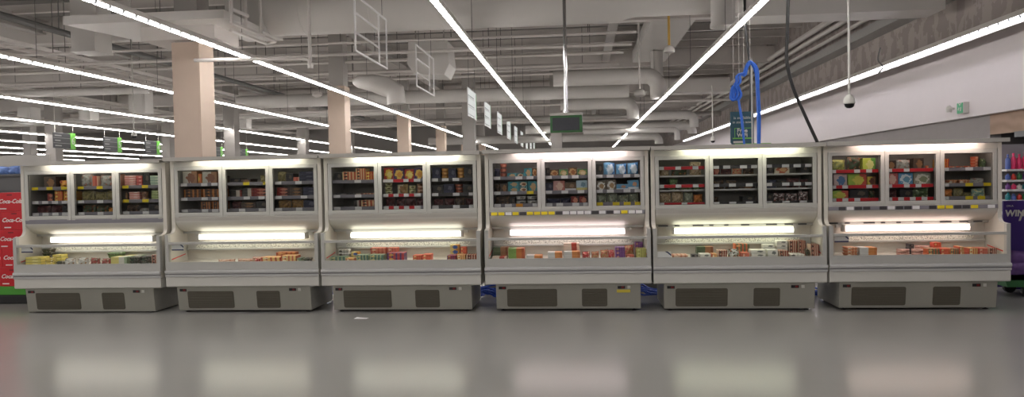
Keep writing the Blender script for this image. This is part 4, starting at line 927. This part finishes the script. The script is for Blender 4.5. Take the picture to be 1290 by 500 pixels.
# exit box
q = at(1217, 136, 1); d = at(1217, 136, 1) - Vector((0, 0, EYE)); t = BX / d.x; qy, qz = d.y * t, EYE + d.z * t
ex = empty('exit_sign', (BX - .15, qy, qz), 'green and white exit sign box on the white bulkhead wall', 'sign')
obj('sign_box', MB().box(.04, .15, -.12, .12, -.11, .11).mesh('sign_box', WHITE, bevel=.006), ex)
EXG = mat('exit_green', (40, 150, 100), .4)
obj('green_face', MB().box(.034, .04, -.105, .112, -.1, .1).mesh('green_face', EXG), ex)
b = MB(); b.prism([(.05, .1), (.0, .045), (-.06, .1), (-.04, .1), (.0, .065), (.03, .1)], .030, .034, axis='x'); b.prism([(.07, -.02), (.04, .02), (.02, .0), (.05, -.05)], .030, .034, axis='x'); b.prism([(.0, -.06), (-.03, -.06), (-.05, .0), (-.03, .02)], .030, .034, axis='x')
obj('running_figure_mark', b.mesh('figure_mark', WHITE), ex)
d = at(1202, 137, 1) - Vector((0, 0, EYE)); t = BX / d.x
o = obj('wall_mounted_spotlight', MB().lathe([(.05, -.07), (.06, 0), (.04, .05), (.015, .07)], n=14).box(-.0, .1, -.02, .02, -.02, .02).mesh('spot', WHITE), None, (BX - .1, d.y * t, EYE + d.z * t)); tag(o, 'tiny white lamp beside the green exit sign', 'lamp')
# hanging screen
sc = empty('hanging_screen', at(713, 156, 13.0), 'black screen with green frame hanging on a chrome pole', 'screen', None, -.10)
SG = mat('green_screen_frame', (38, 96, 44), .45)
sw, shh = .285, .15
obj('screen_frame', MB().box(-sw, sw, 0, .09, -shh, shh).mesh('screen_frame', SG, bevel=.01), sc)
obj('screen_panel', MB().box(-sw + .045, sw - .045, -.006, .01, -shh + .035, shh - .04).mesh('screen_panel', mat('dark_screen', (46, 48, 54), .15)), sc)
obj('screen_top', MB().box(-sw, sw, -.01, .11, shh, shh + .045).mesh('screen_top', PANEL, bevel=.004), sc)
b = MB(); b.tube([(0, .05, shh + .045), (0, .05, 4.7)], .032, 14); b.tube([(0, .05, shh + .04), (0, .05, shh + .1)], .05, 14)
obj('screen_pole', b.mesh('screen_pole', CHROME, smooth=True), sc)
# hanging sign frames, first two empty, the rest with white sheets
FW = mat('white_sign_frame', (236, 234, 232), .4); SHEET = emit('added_glow_sign_sheet', (250, 252, 248), .95); SGR = mat('grey_sign_print', (150, 152, 150), .4); SGN = mat('green_sign_edge', (96, 190, 96), .4)  # sheet emission is added so the white signs come out bright
def sign_frame(y, filled, label):
    x = -3.72; L, H, z0 = 2.05, .98, 3.83
    o = empty('hanging_sign_frame', (x, y, z0), label, 'sign frame', 'row of hanging sign frames')
    t = .014
    b = MB()
    b.box(-t, t, 0, L, 0, 2 * t); b.box(-t, t, 0, L, H - 2 * t, H); b.box(-t, t, 0, 2 * t, 2 * t, H - 2 * t); b.box(-t, t, L - 2 * t, L, 2 * t, H - 2 * t)
    b.box(-t, t, L * .72, L * .72 + 2 * t, 2 * t, H - 2 * t)
    for k in (1, 2): b.box(-t, t, 2 * t, L * .72, H * k / 3 - t, H * k / 3 + t)
    obj('sign_border', b.mesh('sign_border', FW), o)
    for yy in (.3, L - .3): obj('suspension_wire', cached('fw', lambda: MB().tube([(0, 0, 0), (0, 0, 7.3 - z0 - H)], .006, 5).mesh('suspension_wire', DARKPIPE)), o, (0, yy, H))
    if filled:
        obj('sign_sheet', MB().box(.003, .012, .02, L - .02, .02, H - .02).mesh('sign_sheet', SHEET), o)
        obj('green_edge', MB().box(.012, .016, L - .13, L - .04, .04, H - .04).mesh('green_edge', SGN), o)
        for k in range(3): obj('print_block', MB().box(.012, .014, .06, L * .7, .06 + k * .32, .085 + k * .32).mesh('print_block', SGR), o)
sign_frame(12.05, False, 'empty white sign frame nearest the camera')
sign_frame(16.7, False, 'empty white sign frame in front of the boxy air unit')
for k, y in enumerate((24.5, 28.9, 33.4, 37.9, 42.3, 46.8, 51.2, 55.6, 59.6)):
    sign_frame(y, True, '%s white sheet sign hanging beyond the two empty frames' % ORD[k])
# aisle signs
ASD = mat('dark_aisle_sign', (58, 58, 60), .4); ASG = mat('green_aisle_number', (110, 190, 70), .4); ASB = mat('pale_sign_border', (150, 150, 148), .4)
for k, (y, num) in enumerate(((26.2, '6'), (29.15, '5'), (32.1, '4'), (35.1, '3'), (38.3, '2'), (41.4, '1'))):
    lb = ('dark aisle sign with green number six, farthest from the columns', 'dark aisle sign with green number five', 'dark aisle sign with green end panel beside the dome camera', 'dark aisle sign partly behind the nearest wooden column', 'dark aisle sign with green edge just right of the nearest column', 'smallest dark aisle sign between the two nearest columns')[k]
    o = empty('hanging_aisle_sign', (-20, y, 3.2), lb, 'sign', 'aisle signs')
    obj('sign_board', MB().box(-.02, .02, 0, .92, 0, .6).mesh('sign_board', ASD), o)
    b = MB()
    for z in (0, .195, .395, .588): b.box(-.0, .024, 0, .92, z, z + .012)
    obj('sign_border', b.mesh('sign_border', ASB), o)
    g = obj('number_panel', MB().box(-.03, .03, .92, 1.2, -.02, .62).mesh('number_panel', ASG), o)
    text('sign_number', num, .4, WHITE, g, (.034, 1.06, .3), (PI / 2, 0, PI / 2))
    for z in (.08, .28, .47):
        obj('sign_print', cached(('spr', z), lambda: MB().box(.028, .031, .06, .42 if z != .28 else .36, z + .0, z + .04).mesh('sign_print', ASB)), o)
    for yy in (.1, 1.1): obj('suspension_wire', cached('asw', lambda: MB().tube([(0, 0, 0), (0, 0, 4.1)], .01, 5).mesh('suspension_wire', PAINT)), o, (0, yy, .6))
# blue cable bundle on wires, and wifi sign behind it
BLUE = mat('blue_cable_sheath', (46, 108, 212), .4)
def strands(pts_px, y, n, spread, r=.012):
    b = MB(); random.seed(n * 31 + len(pts_px))
    for k in range(n):
        P = []
        ox, oy = random.uniform(-spread, spread), random.uniform(-spread, spread)
        for (u, v) in pts_px:
            q = at(u, v, y); P.append(Vector((q.x + ox + random.uniform(-.006, .006), q.y + oy, q.z + random.uniform(-.012, .012))))
        out = []
        for i in range(len(P) - 1):
            a, b_, c, d = P[max(0, i - 1)], P[i], P[i + 1], P[min(len(P) - 1, i + 2)]
            for t in (0, .25, .5, .75): out.append(.5 * ((2 * b_) + (c - a) * t + (2 * a - 5 * b_ + 4 * c - d) * t * t + (3 * b_ - a - 3 * c + d) * t ** 3))
        out.append(P[-1]); b.tube(out, r, 6)
    return b
YB_ = 10.5
bl = empty('hanging_blue_cable', at(945, 78, YB_), 'bright blue cable bundle looped over wires above the freezers', 'cable')
o0 = at(945, 78, YB_)
def blue(name, pts, n, sp):
    me = strands(pts, YB_, n, sp).mesh(name, BLUE, smooth=True)
    for v in me.vertices: v.co -= o0
    obj(name, me, bl)
blue('hanging_strand', [(955, 186), (955, 150), (954, 110), (952, 88), (945, 78), (940, 84), (937, 96)], 9, .028)
blue('loop_bundle', [(938, 92), (930, 95), (930, 104), (924, 112), (922, 122), (927, 126), (931, 118), (926, 106)], 7, .03)
blue('tail_strand', [(930, 118), (933, 135), (936, 155), (939, 186)], 5, .018)
for (u, v) in ((945, 78), (937, 90), (931, 97), (924, 108)): 
    q = at(u, v, YB_) - o0; obj('suspension_wire', MB().tube([q, (q.x, q.y, 7.2 - o0.z)], .003, 5).mesh('suspension_wire', PAINT), bl)
q = at(948, 185, 10.75); o = obj('mounting_pole', MB().tube([(0, 0, -q.z), (0, 0, 1.25)], .013, 8).box(-.1, .1, -.1, .1, -q.z, -q.z + .02).mesh('pole', ALU), None, q); tag(o, 'thin pale pole standing behind the blue cable bundle', 'pole')
TEAL = mat('dark_teal_sign', (40, 78, 92), .4); LG = mat('light_green_print', (120, 190, 80), .4)
wy = 11.4
wp, wq = at(920, 141, wy), at(950, 183, wy); ww, wh = wq.x - wp.x, wp.z - wq.z
wf = empty('hanging_wifi_sign', (wp.x, wy, wq.z), 'dark teal free wifi sign behind the blue cable bundle', 'sign')
obj('sign_board', MB().prism([(.05, -.02), (ww, -.02), (ww, wh), (0, wh), (0, .05)], 0, .03, axis='y').mesh('sign_board', TEAL), wf)
b = MB(); x0, x1, z0, z1 = .06, ww - .03, wh * .22, wh * .52; t = .007
b.box(x0, x1, -.004, 0, z1 - t, z1); b.box(x0, x0 + t, -.004, 0, z0 + t, z1 - t); b.box(x1 - t, x1, -.004, 0, z0 + t, z1 - t); b.box(x0 - .03, x1 + .02, -.004, 0, z0 - .012, z0 + t)
obj('laptop_outline', b.mesh('laptop_outline', LG), wf)
text('sign_wording', 'Free', .085, WHITE, wf, (ww * .5, -.004, wh * .445), bold=.003)
text('sign_wording', 'WiFi', .08, WHITE, wf, (ww * .5, -.004, wh * .305), bold=.003)
text('sign_wording', 'is available', .06, WHITE, wf, (ww * .5, -.004, wh * .82)); text('sign_wording', 'in store now', .055, WHITE, wf, (ww * .5, -.004, wh * .69))
obj('green_band', MB().box(.06, ww + .25, -.006, .0, -.06, .03).mesh('green_band', LG), wf); obj('white_band', MB().box(.04, ww * .55, -.006, .0, .04, .07).mesh('white_band', WHITE), wf)
# ------------------------------------------------------------------ things at the ends of the row
# red soda cartons on a green and black pallet stand
CR = mat('red_soda_carton', (196, 26, 36), .4); CW = mat('white_soda_script', (236, 226, 222), .4)
ps = empty('display_pallet', (-7.9, 10.0, 0), 'black and green pallet stand under the red soda cartons', 'pallet')
obj('pallet_base', MB().box(-.75, .62, -.42, .5, 0, .13).box(-.7, .57, -.43, -.42, .02, .11).mesh('pallet_base', BLACK, bevel=.01), ps)
obj('green_skirt', MB().box(-.77, .64, -.44, .52, .13, .245).mesh('green_skirt', mat('green_skirt', (70, 150, 44), .5), bevel=.006), ps)
rown = ('lowest', 'second lowest', 'middle', 'second highest', 'topmost')
for r in range(5):
    for c in range(3):
        x = -8.42 + c * .402 + (.06 if r % 2 else 0)
        lb = '%s red soda carton in the stack %s' % (rown[r], ('at the picture edge', 'next along from the picture edge', 'closest behind the end freezer')[c])
        o = empty('soda_carton', (x, 9.6, .2455 + r * .2655), lb, 'carton', 'stacked red soda cartons')
        obj('carton_body', cached('cokeb', lambda: MB().box(-.2, .2, 0, .8, 0, .265).mesh('carton_body', CR, bevel=.006)), o)
        t = text('script_lettering', 'Coca-Cola', .082, CW, o, (-.01 if r % 2 else .01, -.002, .14), shear=.35, bold=.002)
        obj('carton_print', cached('cokep', lambda: MB().box(-.15, -.05, -.002, .0, .03, .045).mesh('carton_print', CW)), o)
        obj('carton_handle', cached('cokeh', lambda: MB().box(-.04, .04, -.0015, .0, .222, .24).mesh('carton_handle', mat('dark_red_slot', (120, 16, 24), .5))), o)
# dark gondola with blue goods behind it
gd = empty('display_shelf', (-8.4, 11.6, 0), 'dark grey metal shelf unit behind the red soda cartons', 'shelf unit')
obj('shelf_body', MB().box(-2.1, .72, 0, .7, 0, 1.88).box(-2.1, .72, -.015, 0, 1.60, 1.62).box(-2.1, .72, -.03, .0, 1.84, 1.88).mesh('shelf_body', mat('dark_grey_steel', (92, 92, 92), .5)), gd)
BLB = mat('blue_goods_wrap', (110, 140, 200), .4, var=.4, scale=30)
for k in range(4):
    o = obj('wrapped_pack', m_bag(.19, .16, .14, BLB, k + 50), None, (-10.12 + k * .195, 11.72, 1.881)); tag(o, 'blue and white wrapped pack on the dark shelf unit, %s from the edge' % ORD[k], 'pack', 'blue packs on the dark shelf unit')
wb = obj('white_header_board', MB().box(-.5, .75, 0, .04, 0, .36).box(-.45, -.42, .04, .06, -.1, .0).mesh('header_board', PANEL), None, (-10.3, 12.4, 1.88)); wb.location.z = 1.88
tag(wb, 'white header board behind the blue wrapped packs', 'board')
obj('board_foot', MB().box(-.4, -.3, .0, .06, -1.88, 0).box(.5, .6, .0, .06, -1.88, 0).mesh('board_foot', PANEL), wb)
# purple promotional display, bag and green cart at the other end
PUR = mat('purple_board', (62, 40, 112), .4); PURB = mat('purple_plush', (92, 60, 120), .6, var=.3, scale=25, bump=.3)
py = 10.3
a, c = at(1264, 253, py), at(1290, 336, py)
pd = empty('promotion_display', (a.x, py, 0), 'purple promotional board standing beside the end freezer', 'display')
obj('promotion_board', MB().box(0, .285, 0, .03, c.z - .3, a.z).box(-.0, .6, .2, .23, c.z - .3, c.z + .1).mesh('promotion_board', PUR, bevel=.003), pd)
text('promotion_wording', 'WIN', .115, WHITE, pd, (.14, -.003, a.z - .17), bold=.004, shear=.1)
text('promotion_wording', 'ON A', .035, WHITE, pd, (.08, -.003, a.z - .07))
for k in range(4): obj('promotion_print', MB().box(-.002 + .02, .09 - k * .012, -.003, 0, a.z - .33 - k * .05, a.z - .315 - k * .05).mesh('promotion_print', PANEL), pd)
obj('bar_graphic', MB().prism([(.19, a.z - .27), (.215, a.z - .27), (.26, a.z - .13), (.235, a.z - .13)], -.003, 0, axis='y').mesh('bar_graphic', PANEL), pd)
obj('display_leg', MB().box(.02, .06, .0, .03, 0, c.z - .3).box(.22, .26, .0, .03, 0, c.z - .3).mesh('display_leg', PUR), pd)
gp = at(1262, 346, 9.95)
GRN = mat('green_cart_paint', (52, 104, 60), .45)
ct = empty('utility_cart', (gp.x + .42, 9.95, 0), 'green cart with dark wheels behind the end freezer', 'cart')
ctz = gp.z
obj('cart_body', MB().prism([(-.55, .28), (-.5, .14), (.5, .14), (.55, .28), (.55, ctz), (.5, ctz), (.5, ctz - .03), (-.5, ctz - .03), (-.5, ctz), (-.55, ctz)], -.28, .28, axis='y').mesh('cart_body', GRN, bevel=.008), ct)
for x in (-.22, .36):
    for y in (-.2, .2):
        o = obj('cart_wheel', cached('whl', lambda: MB().tube([(0, -.025, 0), (0, .025, 0)], .075, 18).mesh('cart_wheel', BLACK, smooth=True)), ct, (x, y, .075))
        obj('wheel_fork', cached('fork', lambda: MB().box(-.02, .02, -.04, -.027, 0, .075).box(-.02, .02, .027, .04, 0, .075).box(-.03, .03, -.04, .04, .075, .09).mesh('wheel_fork', ALU)), o)
for k, (dx, w, h) in enumerate(((-.27, .32, .2), (.13, .34, .24), (-.06, .4, .32))):
    o = obj('purple_bag', m_bag(w, .2, h, PURB, k + 11), None, (gp.x + .42 + dx, (9.72, 9.72, 9.96)[k], ctz - .0295)); tag(o, 'purple plush bag in the green cart, %s' % ('nearest the end freezer', 'farther along', 'standing behind the other two')[k], 'bag', 'purple bags in the green cart')
# lit shelf unit with bottles in the recess
sy = 12.6; s0 = at(1268, 213, sy)
SU = mat('white_shop_shelf', (226, 224, 222), .4)
su = empty('shop_shelf_unit', (s0.x, sy, 0), 'white shop shelf unit with coloured bottles in the recess', 'shelf unit')
obj('shelf_back', MB().box(.0, 1.5, .42, .46, 0, 2.05).box(0, .03, 0, .46, 0, .2).box(1.47, 1.5, 0, .46, 0, .2).mesh('shelf_back', mat('grey_shelf_back', (150, 146, 150), .5)), su)
sz = [at(1275, v, sy).z for v in (213, 226.5, 238.5, 252, 268, 286)]
for z in sz: obj('shelf_board', MB().box(0, 1.5, 0, .42, -.035, 0).mesh('shelf_board', SU, bevel=.003), su, (0, 0, z))
bc_ = [((222, 70, 120), 'pink'), ((60, 120, 70), 'green'), ((60, 90, 170), 'blue'), ((230, 226, 220), 'white'), ((120, 70, 140), 'purple'), ((206, 60, 50), 'red'), ((40, 130, 140), 'teal')]
def m_bottle(r, h, m): return MB().lathe([(r * .9, 0), (r, .01), (r, h * .62), (r * .8, h * .72), (r * .36, h * .8), (r * .36, h * .86), (r * .45, h * .87), (r * .45, h), (r * .2, h)], n=14).mesh('bottle', m, smooth=True)
for s, z in enumerate(sz):
    gapz = .30 if s == 0 else sz[s - 1] - sz[s] - .045
    for k in range(4):
        (rgb, nm) = bc_[(k * 3 + s * 2 + (0 if s else 0)) % 7]
        if s == 0: rgb, nm = ((90, 110, 180), 'blue') if k == 0 else ((226, 60, 110), 'pink')
        h = min(gapz * random.uniform(.75, .95), .28)
        o = obj('plastic_bottle', m_bottle(.038, h, mat('bottle_' + nm, rgb, .3)), None, (s0.x + .06 + k * .088, sy + .07, z + .0005))
        tag(o, '%s bottle, %s from the end, on the %s white shelf in the recess' % (nm, ORD[k], ('topmost', 'second', 'third', 'fourth', 'fifth', 'lowest')[s]), 'bottle', 'bottles in the recess shelf')
# floor clutter behind the row: blue cable coils, grey boxes
def coil(x, y, label, seed):
    rnd = random.Random(seed); b = MB(); pts = []
    for k in range(90):
        t = k * .42; pts.append((x + (.2 + .1 * math.sin(k * .7)) * math.cos(t) * 1.3, y + (.16 + .05 * math.sin(k * .5)) * math.sin(t), .014 + .1 * abs(math.sin(k * .21)) * rnd.random() + k * .0006))
    b.tube(pts, .012, 5); tag(obj('cable_coil', b.mesh('cable_coil', mat('deep_blue_cable', (30, 70, 170), .4), smooth=True)), label, 'cable')
coil(-1.17, 10.0, 'blue cable coil on the floor between the third and fourth freezers', 1)
coil(.87, 10.0, 'blue cable coil on the floor between the fourth and fifth freezers', 2)
coil(-3.24, 10.0, 'blue cable coil on the floor between the second and third freezers', 3)
coil(2.88, 10.0, 'blue cable coil on the floor between the fifth and end freezers', 4)
GB = mat('grey_box_plastic', (110, 110, 108), .5)
for x, lb in ((-1.1, 'grey box standing behind the gap by the fourth freezer'), (.9, 'grey box standing behind the gap by the fifth freezer')):
    tag(obj('storage_box', MB().prism([(-.28, .03), (.28, .03), (.3, .5), (-.3, .5)], -.2, .2, axis='y').box(-.31, .31, -.21, .21, .46, .5).box(-.2, .2, -.15, .15, 0, .03).mesh('storage_box', GB, bevel=.006), None, (x, 10.6, 0)), lb, 'box')
q = at(455, 401, 1); d = q - Vector((0, 0, EYE)); t = -EYE / d.z; px, pyy = d.x * t, d.y * t
o = obj('paper_scrap', MB().add([(-.08, -.03, .002), (.07, -.035, .004), (.085, .02, .002), (-.06, .03, .01), (-.08, -.03, .0), (.07, -.035, .0), (.085, .02, .0), (-.06, .03, .0)], [(0, 1, 2, 3), (7, 6, 5, 4), (0, 4, 5, 1), (1, 5, 6, 2), (2, 6, 7, 3), (3, 7, 4, 0)]).mesh('paper_scrap', TAGW), None, (px, pyy, .0005)); tag(o, 'white paper scrap on the floor before the third freezer', 'paper')
# ------------------------------------------------------------------ light, camera, colour
w = bpy.data.worlds.new('World'); bpy.context.scene.world = w; w.use_nodes = True
w.node_tree.nodes['Background'].inputs[0].default_value = (.8, .8, .8, 1); w.node_tree.nodes['Background'].inputs[1].default_value = .05
cam = bpy.data.cameras.new('camera'); co = bpy.data.objects.new('camera', cam); C.objects.link(co)
cam.sensor_fit = 'HORIZONTAL'; cam.sensor_width = 36; cam.lens = F / 1290 * 36; cam.clip_end = 300
M = Matrix((AX, AY, AZ)).to_4x4(); M.translation = (0, 0, EYE); co.matrix_world = M
sc_ = bpy.context.scene; sc_.camera = co
sc_.view_settings.view_transform = 'Standard'; sc_.view_settings.look = 'None'; sc_.view_settings.gamma = 1; sc_.view_settings.use_curve_mapping = False
sc_.view_settings.exposure = -0.38
